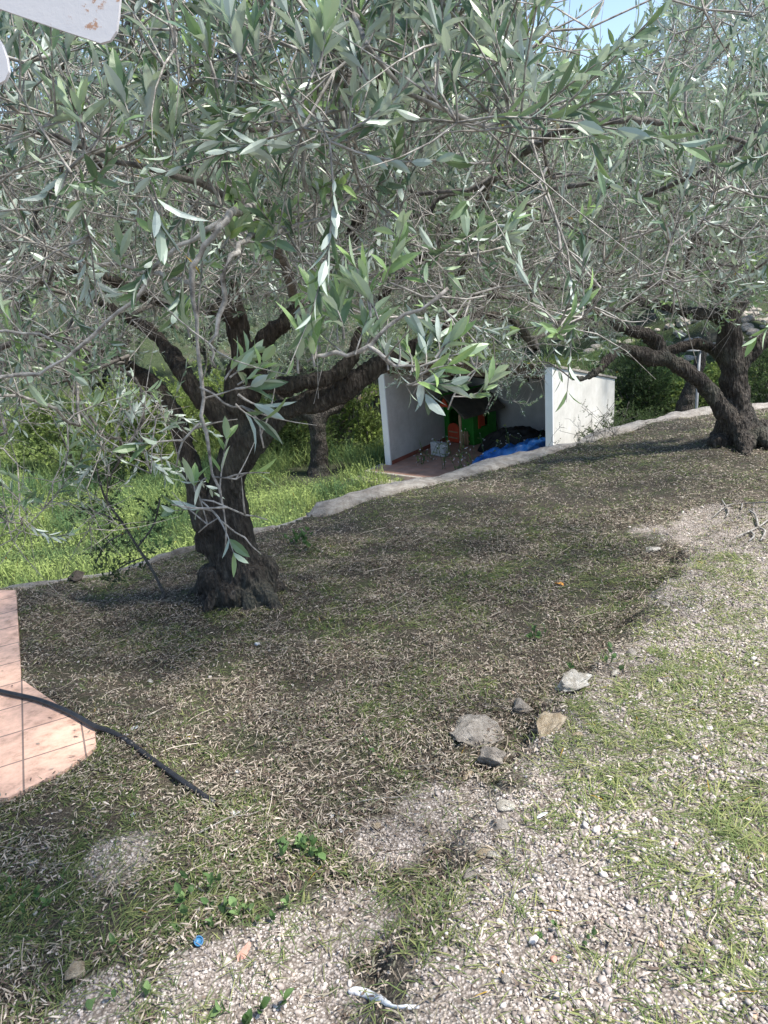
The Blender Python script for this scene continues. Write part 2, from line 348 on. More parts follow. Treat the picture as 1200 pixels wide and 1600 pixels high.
# retaining wall under the terrace edge, with its concrete coping
def ribbon_points(L, step):
    out = []
    for a, b in zip(L[:-1], L[1:]):
        n = max(1, int(np.hypot(*(b - a)) / step)); out += [a + (b - a) * k / n for k in range(n)]
    return np.array(out + [L[-1]])
EP = ribbon_points(EDGE, .10)
for _ in range(60): EP[1:-1] = (EP[:-2] + EP[1:-1] * 2 + EP[2:]) / 4
def strip(P2, offs, zf, bottom, jit=.0, seed=0):
    t = nrm(np.gradient(P2, axis=0)); nx = np.stack([-t[:, 1], t[:, 0]], -1)      # left = outside
    rows = []
    for k, o in enumerate(offs):
        jj = (vn(np.arange(len(P2)) * .45, np.full(len(P2), seed + k * 3.7), seed) - .5) * 2 * jit
        q = P2 + nx * ((o * cw(P2[:, 0], P2[:, 1]) if seed == 2 else o) + jj)[:, None]; rows.append(q)
    m = len(P2); v = []; top = [np.column_stack([r, zf(r, k)]) for k, r in enumerate(rows)]
    v = [np.column_stack([rows[0], np.full(m, 0.) + (bottom(rows[0]))])] + top + [np.column_stack([rows[-1], bottom(rows[-1])])]
    V = np.stack(v, 1); c = V.shape[1]; i = np.arange(m - 1)[:, None] * c; j = np.arange(c - 1)[None]
    q = np.stack([i + j, i + c + j, i + c + j + 1, i + j + 1], -1).reshape(-1, 4)
    return V.reshape(-1, 3), [q, np.array([list(range(c))]), np.array([list(range((m - 1) * c, m * c))[::-1]])]
wv, wf = strip(EP, [-.02, .20], lambda r, k: TZ(r[:, 0], r[:, 1]) - .045, lambda r: np.full(len(r), LOW - .4))
mb = MB(); mb.add(wv, wf); tag(mb.build('retaining_wall', M['concrete']), 'rough concrete wall holding up the sloping terrace edge', 'wall')
i0 = 0
cp = EP
def _pxof(x, y, z=-.8): q = np.column_stack([x, y, np.full(len(x), z)]) - CAM; return 600 + FPX * (q @ _r) / np.maximum(q @ _f, .1)
cw = lambda x, y: .30 + .70 * sstep(485, 497, _pxof(x, y)) * (1 - .35 * sstep(800, 930, _pxof(x, y)))
nz = lambda r, k: TZ(r[:, 0], r[:, 1]) - .05 + np.array([.0, .085, .115, .10, .0])[k] * (.45 + .55 * cw(r[:, 0], r[:, 1])) * (1 - .85 * sstep(425, 440, _pxof(r[:, 0], r[:, 1])) * (1 - sstep(484, 492, _pxof(r[:, 0], r[:, 1])))) + (vn(r[:, 0] * 9, r[:, 1] * 9 + k, 3) - .5) * .035 + (vn(r[:, 0] * 1.6, r[:, 1] * 1.6, 2) - .55) * .08
cv, cf = strip(cp, [-.16, -.10, .05, .20, .27], nz, lambda r: TZ(r[:, 0], r[:, 1]) - .10, .03, 2)
mb = MB(); mb.add(cv, cf); tag(mb.build('coping', M['concrete_pale'], smooth=True), 'pale rough concrete coping along the terrace edge, partly buried in leaves', 'kerb')

# ------------------------------------------------------------------ foliage machinery
LEAF_A = (np.array([0, .22, .5, .78]), np.array([0, .78, 1, .66]))
def leaves(mb, base, d, nv, L, W, tint, lod=0, curl=.15, fold=.3):
    """leaf blades: base point, direction, upper-side normal, length, half width"""
    N = len(base)
    if N == 0: return
    d = nrm(d); nv = nrm(nv - (nv * d).sum(1, keepdims=True) * d); s = np.cross(d, nv); L = L[:, None]; W = W[:, None]
    curl = (np.random.default_rng(N).normal(curl, .14, N))[:, None]
    def pt(u, v, wf=0.): return base + d * L * u + s * W * v - nv * curl * L * u * u + nv * fold * W * abs(v)
    i = np.arange(N)[:, None]
    if lod == 0:
        V = [pt(0, 0)]
        for u, h in ((.22, .75), (.52, 1), (.8, .62)): V += [pt(u, -h), pt(u, 0), pt(u, h)]
        V.append(pt(1, 0)); V = np.stack(V, 1); k = 11
        tri = np.array([[0, 2, 1], [0, 3, 2], [10, 7, 8], [10, 8, 9]]); quad = np.array([[1, 2, 5, 4], [2, 3, 6, 5], [4, 5, 8, 7], [5, 6, 9, 8]])
        mb.add(V.reshape(-1, 3), [(i[:, :, None] * k + tri[None]).reshape(-1, 3), (i[:, :, None] * k + quad[None]).reshape(-1, 4)], np.repeat(tint, k))
    elif lod == 1:
        V = np.stack([pt(0, 0), pt(.32, -.95), pt(.32, .95), pt(.72, -.8), pt(.72, .8), pt(1, 0)], 1); k = 6
        mb.add(V.reshape(-1, 3), [(i[:, :, None] * k + np.array([[0, 2, 1], [3, 4, 5]])[None]).reshape(-1, 3), (i[:, :, None] * k + np.array([[1, 2, 4, 3]])[None]).reshape(-1, 4)], np.repeat(tint, k))
    else:
        V = np.stack([pt(0, 0), pt(.45, -1), pt(1, 0), pt(.45, 1)], 1); k = 4
        mb.add(V.reshape(-1, 3), (i[:, :, None] * k + np.array([[0, 3, 2, 1]])[None]).reshape(-1, 4), np.repeat(tint, k))
def ctubes(mb, C, rad, n=3):
    """many little tubes at once: C (N, K, 3), rad (N, K)"""
    N, K = C.shape[:2]
    if N == 0: return
    t = nrm(C[:, -1] - C[:, 0]); ref = np.where(np.abs(t[:, 2:3]) < .8, np.array([[0, 0, 1.]]), np.array([[1., 0, 0]]))
    e1 = nrm(np.cross(t, ref)); e2 = np.cross(t, e1); th = np.arange(n) / n * 2 * np.pi
    ring = np.cos(th)[None, :, None] * e1[:, None] + np.sin(th)[None, :, None] * e2[:, None]
    V = C[:, :, None] + ring[:, None] * rad[:, :, None, None]
    i = (np.arange(N) * K * n)[:, None, None]; k = (np.arange(K - 1) * n)[None, :, None]; j = np.arange(n)[None, None]; j2 = (j + 1) % n
    q = np.stack([i + k + j, i + k + j2, i + k + n + j2, i + k + n + j], -1).reshape(-1, 4); mb.add(V.reshape(-1, 3), q)
def shoots(lm, tm, base, d, L, g, bend=None, lod=0, sp=.019, ll=.052, lw=.0072, bare=.1, young=.12, r0=.0013):
    """leafy shoots: a thin stem with opposite leaf pairs, each pair turned a quarter"""
    N = len(base)
    if N == 0: return
    d = nrm(d); bend = g.normal(0, .22, (N, 3)) + np.array([0, 0, .1]) if bend is None else bend
    K = 5 if lod == 0 else (4 if lod == 1 else 3); u = np.linspace(0, 1, K)
    C = base[:, None] + d[:, None] * L[:, None, None] * u[None, :, None] + (bend * L[:, None])[:, None] * (u ** 2)[None, :, None]
    ctubes(tm, C, r0 * (1.5 - u)[None] * np.ones((N, 1)) * (.8 + .5 * g.random((N, 1))), 4 if lod == 0 else 3)
    isb = g.random(N) < bare; yg = np.where(g.random(N) < young, g.uniform(.5, 1, N), g.uniform(0, .22, N))
    npair = np.maximum(2, (L / sp).astype(int)); idx = np.repeat(np.arange(N), npair)
    j = np.concatenate([np.arange(a) for a in npair]); uu = .12 + .88 * (j + 1) / npair[idx]
    keep = ~isb[idx] & (g.random(len(idx)) < .86); idx, j, uu = idx[keep], j[keep], uu[keep]
    b = base[idx] + d[idx] * (L[idx] * uu)[:, None] + bend[idx] * (L[idx] * uu * uu)[:, None]
    t = nrm(d[idx] + 2 * bend[idx] * uu[:, None]); ref = nrm(g.normal(size=(N, 3)))[idx]
    e1 = nrm(np.cross(t, ref)); e2 = np.cross(t, e1); ang = j * (np.pi / 2) + g.normal(0, .35, len(j))
    for sgn in (1, -1):
        rad = sgn * (np.cos(ang)[:, None] * e1 + np.sin(ang)[:, None] * e2)
        op = g.uniform(.28, .95, len(j)) * (1.05 - .5 * uu); dd = t * np.cos(op)[:, None] + rad * np.sin(op)[:, None] + g.normal(0, .13, (len(j), 3))
        nn = t * np.sin(op)[:, None] - rad * np.cos(op)[:, None] + g.normal(0, .25, (len(j), 3))
        Ls = ll * g.uniform(.6, 1.25, len(j)) * (1 - .35 * np.abs(uu - .55)); kk = g.random(len(j)) < .9
        leaves(lm, b[kk], dd[kk], nn[kk], Ls[kk], (lw * g.uniform(.75, 1.25, len(j)) * (Ls / ll) ** .5)[kk], np.clip(yg[idx] + g.normal(0, .06, len(j)) + .25 * (uu > .9), 0, 1)[kk], lod)

def catmull(pts, step=.06):
    pts = np.asarray(pts, float); p = np.vstack([2 * pts[0] - pts[1], pts, 2 * pts[-1] - pts[-2]]); out = []
    for i in range(1, len(p) - 2):
        a, b, c, d = p[i - 1:i + 3]; n = max(2, int(np.linalg.norm((c - b)[:3]) / step)); t = np.linspace(0, 1, n, endpoint=False)[:, None]
        out.append(.5 * ((2 * b) + (-a + c) * t + (2 * a - 5 * b + 4 * c - d) * t ** 2 + (-a + 3 * b - 3 * c + d) * t ** 3))
    return np.vstack(out + [p[-2:-1]])
class Tree:
    def __init__(s, seed): s.g = np.random.default_rng(seed); s.pos = []; s.par = []; s.fix = []; s.chains = []; s.stems = []
    def limb(s, pts, live=True):
        """pts rows: x, y, z, r"""
        c = catmull(pts); s.stems.append(c)
        if live:
            for k, q in enumerate(c[::2]):
                s.pos.append(q[:3]); s.par.append(len(s.pos) - 2 if k else -1); s.fix.append(q[3])
    def grow(s, A, step=.08, wob=.035, zmin=-9):
        """reach every point of A from the nearest standing branch"""
        A = np.asarray(A); n0 = len(s.pos); cap = n0 + len(A) * 60 + 10; pos = np.zeros((cap, 3)); pos[:n0] = s.pos; n = n0; g = s.g
        d0 = np.array([np.min(np.linalg.norm(pos[:n0] - a, axis=1)) for a in A]); order = np.argsort(d0 * g.uniform(.75, 1.3, len(A)))
        ok = np.zeros(cap, bool); ok[:n0] = np.array(s.pos)[:, 2] > zmin
        for ai in order:
            a = A[ai]; dv = pos[:n] - a; dist = np.sqrt((dv * dv).sum(1)); dist[~ok[:n]] += 50; dist += .25 * np.maximum(0, dv[:, 2]); i = int(np.argmin(dist)); D = np.linalg.norm(pos[i] - a)
            if D < .05: continue
            K = min(58, max(2, int(D / step))); p = s.par[i]; t0 = nrm(pos[i] - pos[p]) if p >= 0 else nrm(a - pos[i])
            t0 = nrm(t0 * .5 + nrm(a - pos[i]) * .8 + g.normal(0, .35, 3)) * D; t1 = nrm(nrm(a - pos[i]) + np.array([0, 0, .3]) + g.normal(0, .3, 3)) * D
            u = np.linspace(0, 1, K + 1)[1:, None]; h = (2 * u ** 3 - 3 * u ** 2 + 1) * pos[i] + (u ** 3 - 2 * u ** 2 + u) * t0 + (-2 * u ** 3 + 3 * u ** 2) * a + (u ** 3 - u ** 2) * t1
            ph_ = g.uniform(0, 6.28, 3); h = h + np.sin(u * g.uniform(3, 8) + ph_) * np.sin(u * np.pi) * min(.10, .09 * D)
            h = h + g.normal(0, wob * step * 4, h.shape) * np.sin(u * np.pi) ** .5; ch = [i]
            for q in h:
                pos[n] = q; s.par.append(i if len(ch) == 1 else n - 1); s.fix.append(-1); s.pos.append(q); ok[n] = True; ch.append(n); n += 1
            s.chains.append(ch)
    def radii(s, tip=.0017, ex=2.35):
        n = len(s.pos); acc = np.zeros(n); has = np.zeros(n, bool); par = s.par
        for i in range(n - 1, -1, -1):
            if acc[i] == 0: acc[i] = 1
            else: acc[i] += .06
            if par[i] >= 0: acc[par[i]] += acc[i]
        r = tip * acc ** (1 / ex); fx = np.array(s.fix); return np.where(fx > 0, fx, np.minimum(r, .055))
    def finish(s, name, loc, label, group=None, bark='bark', shoot_p=1.0, lodf=None, bare=lambda p: np.full(len(p), .2), remesh=.02, gn=.02, llen=.047, slen=(.10, .30), young=.1, thin=.012, twigs=1.0, lumps=None, extra=None, leafy=None, leafmat='olive_leaf'):
        g = s.g; loc = np.asarray(loc, float); root = empty(name, loc, label=label, cat='tree', group=group)
        # trunk and limbs as one gnarled surface
        mb = MB()
        for c in s.stems: mb.tube(c[:, :3] - loc, c[:, 3] * (1 + .10 * (vn(np.arange(len(c)) * .35, c[:, 0] * 3) - .5)), 14, wob=.12)
        for (q, r) in (lumps or []):
            sv, sf = ico(2); mb.add(sv * np.array(r) + np.asarray(q) - loc, sf)
        o = mb.build('trunk', M[bark], root, True)
        if remesh:
            md = o.modifiers.new('r', 'REMESH'); md.mode = 'VOXEL'; md.voxel_size = remesh
            dg = bpy.context.evaluated_depsgraph_get(); me = bpy.data.meshes.new_from_object(o.evaluated_get(dg)); o.modifiers.clear(); o.data = me
            me.materials.clear(); me.materials.append(M[bark])
            n = len(me.vertices); co = np.zeros(n * 3, np.float32); me.vertices.foreach_get('co', co); co = co.reshape(-1, 3).astype(float)
            no = np.zeros(n * 3, np.float32); me.vertices.foreach_get('normal', no); no = no.reshape(-1, 3)
            tw = co.copy(); tw[:, 2] *= .3; kf = np.clip(1.4 - co[:, 2] / .8, 1, 1.6)[:, None]
            h = (1 - np.abs(2 * vn3(tw * 30 + 7) - 1)) * .75 + (1 - np.abs(2 * vn3(tw * 13 + 3) - 1)) * .8 + vn3(co * 6) * 1.1 + vn3(co * 50) * .4 - 1.6
            co = co + no * (h * gn)[:, None] * kf; me.vertices.foreach_set('co', co.astype(np.float32).ravel()); me.polygons.foreach_set('use_smooth', np.ones(len(me.polygons), bool)); me.update()
        pos = np.array(s.pos); r = s.radii(); par = np.array(s.par)
        bm_, tm, lm = MB(), MB(), MB()
        for ch in s.chains:
            q = pos[ch] - loc; rr = r[ch].copy(); rr[0] = min(rr[0], rr[1] * 1.25)
            far = np.linalg.norm(pos[ch[-1]] - CAM); n_ = 7 if rr[1] > .012 or far < 2 else (5 if far < 5 else 4)
            (bm_ if rr[1] > .0055 else tm).tube(q, rr, n_, cap=False)
        fx = np.array(s.fix); cand = np.where((fx < 0) & (r < thin))[0]
        rep = g.poisson(shoot_p * np.clip(1.15 - r[cand] / thin, .2, 1), len(cand)); src = np.repeat(cand, rep)
        if leafy is not None: src = src[g.random(len(src)) < leafy(pos[src])]
        b = pos[src]; td = nrm(pos[src] - pos[np.maximum(par[src], 0)]); d = nrm(td * .5 + g.normal(0, .5, (len(src), 3)) + np.array([0, 0, .85]))
        low = bare(b); hang = g.random(len(b)) < low * .8; d[hang, 2] = -np.abs(d[hang, 2]) * .5 - .1
        L = g.uniform(*slen, len(b)); dist = np.linalg.norm(b - CAM, axis=1); lods = lodf(dist) if lodf else np.full(len(b), 2)
        isb = g.random(len(b)) < low
        for ld in (0, 1, 2):
            for fl in (0, 1):
                k = (lods == ld) & (isb == bool(fl))
                shoots(lm, tm, b[k] - loc, d[k], L[k] * (.8 if fl else 1), g, lod=ld, bare=1.01 if fl else 0, ll=llen, young=young, r0=.0015 if fl else .0013, lw=.0062 * llen / .052)
        if twigs:      # fine dead side twigs, three-sided
            k = g.choice(cand, int(len(cand) * twigs)); b = pos[k] - loc; d = nrm(nrm(pos[k] - pos[np.maximum(par[k], 0)]) * .7 + g.normal(0, .8, (len(k), 3))); L = g.uniform(.05, .22, len(k)); u = np.linspace(0, 1, 4)
            bd = g.normal(0, .35, (len(k), 3)); C = b[:, None] + d[:, None] * L[:, None, None] * u[None, :, None] + (bd * L[:, None])[:, None] * (u ** 2)[None, :, None]
            ctubes(tm, C, .0017 * (1.3 - u)[None] * np.ones((len(k), 1)), 3)
        if extra: extra(bm_, tm, lm, loc)
        crown(root, lm, tm, bm_, M[leafmat], M['twig'], M['branch'])
        print(name, 'shoots', len(b), 'leafverts', lm.n, 'twigverts', tm.n); return root
def crown(root, lm, tm, bm_, ml, mt, mbm, name='crown'):
    """leaves, twigs and branches as one part with three materials"""
    m = MB(); cnt = []; sm = []
    for q, s_ in ((lm, False), (tm, True), (bm_, True)):
        if q is None or not q.n: cnt.append(0); sm.append(s_); continue
        n0 = m.n; m.v += q.v; m.f += [f + n0 for f in q.f]; m.a += q.a; m.n += q.n; cnt.append(sum(len(f) for f in q.f)); sm.append(s_)
    o = m.build(name, [ml, mt, mbm], root, False, 'tint'); me = o.data
    me.polygons.foreach_set('material_index', np.repeat([0, 1, 2], cnt).astype(np.int32)); me.polygons.foreach_set('use_smooth', np.repeat(sm, cnt)); me.update(); return o
_ico = {}
def ico(sub):
    if sub in _ico: return _ico[sub]
    import bmesh
    b = bmesh.new(); bmesh.ops.create_icosphere(b, subdivisions=sub, radius=1); b.verts.ensure_lookup_table()
    v = np.array([x.co[:] for x in b.verts]); f = np.array([[x.index for x in q.verts] for q in b.faces]); b.free(); _ico[sub] = (v, f); return v, f
def ell(g, n, c, r, shell=.5):
    p = nrm(g.normal(size=(n, 3))) * (g.random((n, 1)) ** shell); return np.asarray(c) + p * np.asarray(r)
def in_view(p, mx=1.35):
    q = p - CAM; z = q @ _f; x = q @ _r; y = q @ _u; return (z > .3) & (np.abs(x) < z * .52 * mx + .4) & (np.abs(y) < z * .69 * mx + .4)
def S(rows, Y):     # stem rows: picture x, y, radius in picture px [, depth] -> x, y, z, r
    out = []
    for r_ in rows:
        y = r_[3] if len(r_) > 3 else Y; p = P(r_[0], r_[1], y); out.append([*p, r_[2] / FPX * np.dot(p - CAM, _f)])
    return out
# ------------------------------------------------------------------ shelter on the lower level
SH_A = math.radians(-38); sx = np.array([math.cos(SH_A), math.sin(SH_A)]); sy = np.array([-math.sin(SH_A), math.cos(SH_A)])
FL = LOW + .18                                    # shelter floor level
SL = at_z(604, 725, FL)                           # foot of the left wall, front
def SHP(u, v, z=0): q = SL[:2] + sx * u + sy * v; return (q[0], q[1], FL + z)
SW, SD, SHH = 4.25 * SL[1] / 17, 3.4 * SL[1] / 17, 2.38 * SL[1] / 17
print('shelter', SL, SW, SD, SHH)
sh = empty('shelter', (SL[0], SL[1], FL), SH_A, label='open fronted white walled shelter with a corrugated roof on the lower level', cat='shelter')
T = .15
def wallmb(x0, x1, y0, y1, hf, hb):
    m = MB(); hz = [hf + (hb - hf) * (y / SD) for y in (y0, y1)]
    v = [(x, y, z) for (y, h) in ((y0, hz[0]), (y1, hz[1])) for z in (-.25, h) for x in (x0, x1)]
    return m.add(v, np.array([[0, 1, 3, 2], [4, 6, 7, 5], [0, 2, 6, 4], [1, 5, 7, 3], [2, 3, 7, 6], [0, 4, 5, 1]]))
HB = SHH - .86
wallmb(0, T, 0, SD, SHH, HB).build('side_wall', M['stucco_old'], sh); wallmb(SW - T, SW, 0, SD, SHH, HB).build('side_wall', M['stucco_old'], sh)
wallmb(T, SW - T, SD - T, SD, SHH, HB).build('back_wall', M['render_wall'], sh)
for x0 in (-.006, SW - T - .006):
    m = MB(); m.box(x0, x0 + T + .012, -.035, -.001, -.02, SHH - .01); m.build('corner_strip', M['wall_edge'], sh)
# red skirting inside
m = MB(); m.box(T + .001, T + .014, 0.02, SD - T - .01, 0, .09); m.box(T + .02, SW - T - .01, SD - T - .015, SD - T - .001, 0, .09); m.build('skirting_board', M['skirting'], sh)
m = MB(); m.box(T + .002, SW - T - .002, .04, .13, SHH - .16, SHH - .01); m.box(T + .002, SW - T - .002, .16, .20, SHH - .27, SHH - .18); m.build('lintel_beam', M['wood_beam'], sh)
for k in range(5):
    m = MB(); x = T + .35 + k * (SW - 2 * T - .7) / 4; h0, h1 = SHH - .03 - .86 * .21 / SD, HB - .03 + .86 * T / SD; m.add([(xx, yy, zz) for (yy, h) in ((.21, h0), (SD - T - .01, h1)) for zz in (h - .10, h) for xx in (x - .04, x + .04)], np.array([[0, 1, 3, 2], [4, 6, 7, 5], [0, 2, 6, 4], [1, 5, 7, 3], [2, 3, 7, 6], [0, 4, 5, 1]])); m.build('rafter', M['wood_beam'], sh)
# corrugated sheet
m = MB(); nx_, = (181,); X = np.linspace(-.12, SW - .22, nx_); z = .022 * np.cos(X / .085 * 2 * np.pi * .5)
rows = []
for (yy, hh) in ((-.14, SHH + .055), (SD + .08, HB + .045)):
    rows.append(np.column_stack([X, np.full(nx_, yy), z + hh])); rows.append(np.column_stack([X, np.full(nx_, yy), z + hh - .012]))
V = np.vstack(rows); i = np.arange(nx_ - 1); q = []
for a, b in ((0, 2), (3, 1), (1, 0), (2, 3)): q.append(np.stack([a * nx_ + i, a * nx_ + i + 1, b * nx_ + i + 1, b * nx_ + i], -1))
m.add(V, q); m.build('roof', M['roof_sheet'], sh, True)
m = MB(); m.prism([(SW - T - .05, SHH), (SW + .04, SHH), (SW + .04, SHH + .05), (SW - T - .05, SHH + .05)], -.05, 0); 
v = [(x, y, zz) for (y, h) in ((-.06, SHH + .004), (SD + .05, HB + .004)) for zz in (h, h + .045) for x in (SW - T - .03, SW + .03)]
m = MB(); m.add(v, np.array([[0, 1, 3, 2], [4, 6, 7, 5], [0, 2, 6, 4], [1, 5, 7, 3], [2, 3, 7, 6], [0, 4, 5, 1]])); m.build('wall_cap', M['concrete_pale'], sh)
m = MB(); m.box(T, SW + .3, -.62, SD - T, -.3, -.003); m.box(-.05, T, -.62, -.04, -.3, -.003); m.build('floor', M['floor_tile'], sh)
m = MB(); m.box(-.14, SW + .3, -.70, -.622, -.3, .012); m.box(-.14, -.051, -.62, -.02, -.3, .012); m.box(-.4, 1.6, -1.02, -.705, -.4, -.12); bevel(m.build('step', M['concrete'], sh), .015)

# plastic playhouse inside it
def PX(px, py, z): q = at_z(px, py, FL + z); d = q[:2] - SL[:2]; return float(d @ sx), float(d @ sy)
PHA = SH_A - math.radians(4)
a_ = at_z(676, 692, FL); b_ = at_z(721, 700.5, FL); PW = float(np.hypot(*(b_ - a_)[:2])); print('playhouse width', PW, (b_ - a_)[:2], PX(677, 694, 0), PX(721, 706, 0))
PHA = math.atan2((b_ - a_)[1], (b_ - a_)[0]); K = PW / .95
ph = empty('playhouse', (a_[0], a_[1], FL + .004), PHA, label='green plastic children\'s playhouse with a red half door inside the white shelter', cat='playhouse')
ph.scale = (K, K, K); BW0, BW1, BD0, BD1, EH, RH = .06, 1.02, .34, 1.12, .80, 1.17
def arch(cx, w_, z0, zs, n=8): return [(cx - w_ / 2, z0)] + [(cx - w_ / 2 * math.cos(math.pi * k / n), zs + w_ / 2 * math.sin(math.pi * k / n)) for k in range(n + 1)] + [(cx + w_ / 2, z0)]
def holed_wall(m, x0, x1, zt, hole, y0, y1, axis='y'):
    """wall with an arched opening: left jamb, right jamb and the part over the arch"""
    xs_ = [p[0] for p in hole]; hx0, hx1 = min(xs_), max(xs_); zb = hole[0][1]
    m.prism([(x0, 0), (hx0, 0), (hx0, zt), (x0, zt)], y0, y1, axis); m.prism([(hx1, 0), (x1, 0), (x1, zt), (hx1, zt)], y0, y1, axis)
    top = hole[1:-1]
    for p, q in zip(top[:-1], top[1:]): m.prism([p, q, (q[0], zt), (p[0], zt)], y0, y1, axis)
    if zb > .01: m.prism([(hx0, 0), (hx1, 0), (hx1, zb), (hx0, zb)], y0, y1, axis)
m = MB(); door = arch(.42, .36, 0, .62); holed_wall(m, BW0, BW1, EH, door, BD0, BD0 + .04)
m.prism([(BW0, 0), (BW1, 0), (BW1, EH), (BW0, EH)], BD1 - .04, BD1)
m.prism([(BD0 + .041, 0), (BD1 - .041, 0), (BD1 - .041, EH), (BD0 + .041, EH)], BW0, BW0 + .04, 'x')
win = arch(.72, .28, .38, .60); holed_wall(m, BD0 + .041, BD1 - .041, EH, win, BW1 - .04, BW1, 'x'); m.build('wall', M['green_plastic'], ph)
m = MB(); m.box(BW1 - .075, BW1 + .012, BD0 - .012, BD0 + .07, 0, EH); bevel(m.build('corner_post', M['green_plastic'], ph), .01)
m = MB(); m.box(BW0 - .012, BW0 + .07, BD0 - .012, BD0 - .001, 0, EH); bevel(m.build('corner_post', M['green_plastic'], ph), .004)
m = MB(); m.prism([(BW0, EH), (BW1, EH), ((BW0 + BW1) / 2, RH - .03)], BD0 + .002, BD0 + .035); m.build('gable', M['green_plastic'], ph)
xm = (BW0 + BW1) / 2; m = MB(); m.prism([(xm - .15, EH + .13), (xm + .15, EH + .13), (xm, RH - .05)], -.09, -.06); m.build('gable_trim', M['red_plastic'], ph)
m = MB()
for sgn in (-1, 1):
    for k in range(8):      # overlapping ribbed roof boards
        y0 = -.12 + k * .170; m.prism([(xm + sgn * .66, EH - .085), (xm + sgn * .0, RH + .0), (xm + sgn * .0, RH + .045), (xm + sgn * .66, EH - .04)][::sgn], y0, y0 + .165)
m.prism([(xm - .655, EH - .07), (xm, RH + .01), (xm + .655, EH - .07), (xm, RH + .02)], -.118, 1.22); m.build('roof', M['brown_plastic'], ph)
m = MB(); m.tube([(xm, -.14, RH + .03), (xm, 1.24, RH + .03)], .03, 8); m.build('roof_ridge', M['green_plastic'], ph)
m = MB(); m.box(xm - .2, xm - .06, .42, .56, RH - .25, RH + .10); m.box(xm - .22, xm - .04, .40, .58, RH + .101, RH + .13); m.build('chimney', M['red_plastic'], ph)
for x in (0.0, .95):
    m = MB(); m.tube([(x, 0, 0), (x, 0, .1), (x, 0, .4), (x, 0, .6), (x, 0, .77)], [.045, .034, .026, .034, .04], 10); m.build('porch_post', M['tan_plastic'], ph, True)
m = MB(); m.prism([(.25, .02)] + [(.42 - .17 * math.cos(math.pi * k / 10), .30 + .15 * math.sin(math.pi * k / 10)) for k in range(11)] + [(.59, .02)], BD0 - .05, BD0 - .015); d_ = bevel(m.build('half_door', M['red_plastic'], ph), .01)
m = MB(); m.box(.28, .56, BD0 - .062, BD0 - .051, .10, .13); m.box(.28, .56, BD0 - .062, BD0 - .051, .24, .27); m.build('door_rail', M['tan_plastic'], d_)
m = MB()
for k in range(4): m.prism([(.66 + k * .075, .02), (.71 + k * .075, .02), (.71 + k * .075, .30), (.685 + k * .075, .34), (.66 + k * .075, .30)], BD0 - .10, BD0 - .08)
m.box(.65, .95, BD0 - .078, BD0 - .066, .08, .11); m.box(.65, .95, BD0 - .078, BD0 - .066, .22, .25); m.build('picket_rail', M['tan_plastic'], ph)
m = MB(); m.prism([(.60, .39), (.75, .39), (.74, .60), (.71, .70), (.68, .64), (.64, .70), (.60, .64)], BW1 - .032, BW1 - .012, 'x'); m.build('shutter', M['red_plastic'], ph)
m = MB(); m.prism([(.50, .36), (.575, .36), (.575, .72), (.54, .76), (.50, .66)], BW1 + .006, BW1 + .026, 'x'); m.build('shutter', M['red_plastic'], ph)

# pale block leaning at its door
q = at_z(687, 712, FL); cb = empty('cinder_block', (q[0], q[1], FL), PHA, label='pale grey concrete block standing on the shelter floor in front of the playhouse', cat='block')
m = MB(); m.box(-.23, .23, -.09, .09, .004, .34); bevel(m.build('block', M['cinder'], cb), .03, 3)
# dark covered heap behind the tarp
def heap(name, cx, cy, rx, ry, h, rot, mt, label, cat, zb, seed, amp=.3, fr=3., n=90):
    u = np.linspace(-1, 1, n); X, Y = np.meshgrid(u, u); rr = np.sqrt(X ** 2 + Y ** 2)
    e = np.clip(1 - (rr / (.82 + .3 * fbm(np.arctan2(Y, X) * 1.1 + 5, rr * .3, seed))) ** 2.4, 0, 1)
    rid = 1 - np.abs(2 * fbm(X * fr + 9, Y * fr * .7 + 3, seed, 3) - 1) * 2.2
    Z = h * e ** .6 * (.72 + amp * rid + .35 * (fbm(X * 1.3, Y * 1.3, seed + 1) - .5)); keep = (e > .004)
    c, s_ = math.cos(rot), math.sin(rot); x = X * rx; y = Y * ry; i = np.arange(n - 1)[:, None] * n; j = np.arange(n - 1)[None]
    qd = np.stack([i + j, i + j + 1, i + n + j + 1, i + n + j], -1).reshape(-1, 4); kf = keep.ravel(); qd = qd[kf[qd].any(1)]
    v = np.stack([x * c - y * s_, x * s_ + y * c, Z + .004], -1).reshape(-1, 3); us = np.unique(qd); mp = np.full(len(v), -1); mp[us] = np.arange(len(us))
    m = MB(); m.add(v[us], mp[qd]); o = m.build(name, M[mt], None, True); o.location = (cx, cy, zb); md = o.modifiers.new('s', 'SOLIDIFY'); md.thickness = .006; md.offset = 1
    return tag(o, label, cat)
q = at_z(815, 706, FL); heap('plastic_sheet', q[0], q[1], 1.15, .5, .60, SH_A + .15, 'dark', 'heap under a black plastic sheet at the back of the shelter beside the playhouse', 'plastic sheet', FL, 4)
a_ = at_z(745, 742, FL); b_ = at_z(880, 712, FL); c_ = (a_ + b_) / 2; ln = float(np.hypot(*(b_ - a_)[:2])) / 2
heap('tarpaulin', c_[0] + .15, c_[1] + .2, ln * 1.35, .8, .42, math.atan2((b_ - a_)[1], (b_ - a_)[0]) + .05, 'tarp', 'crumpled blue tarpaulin heaped at the right front corner of the shelter floor', 'tarpaulin', FL - .01, 1, .55, 3.4)
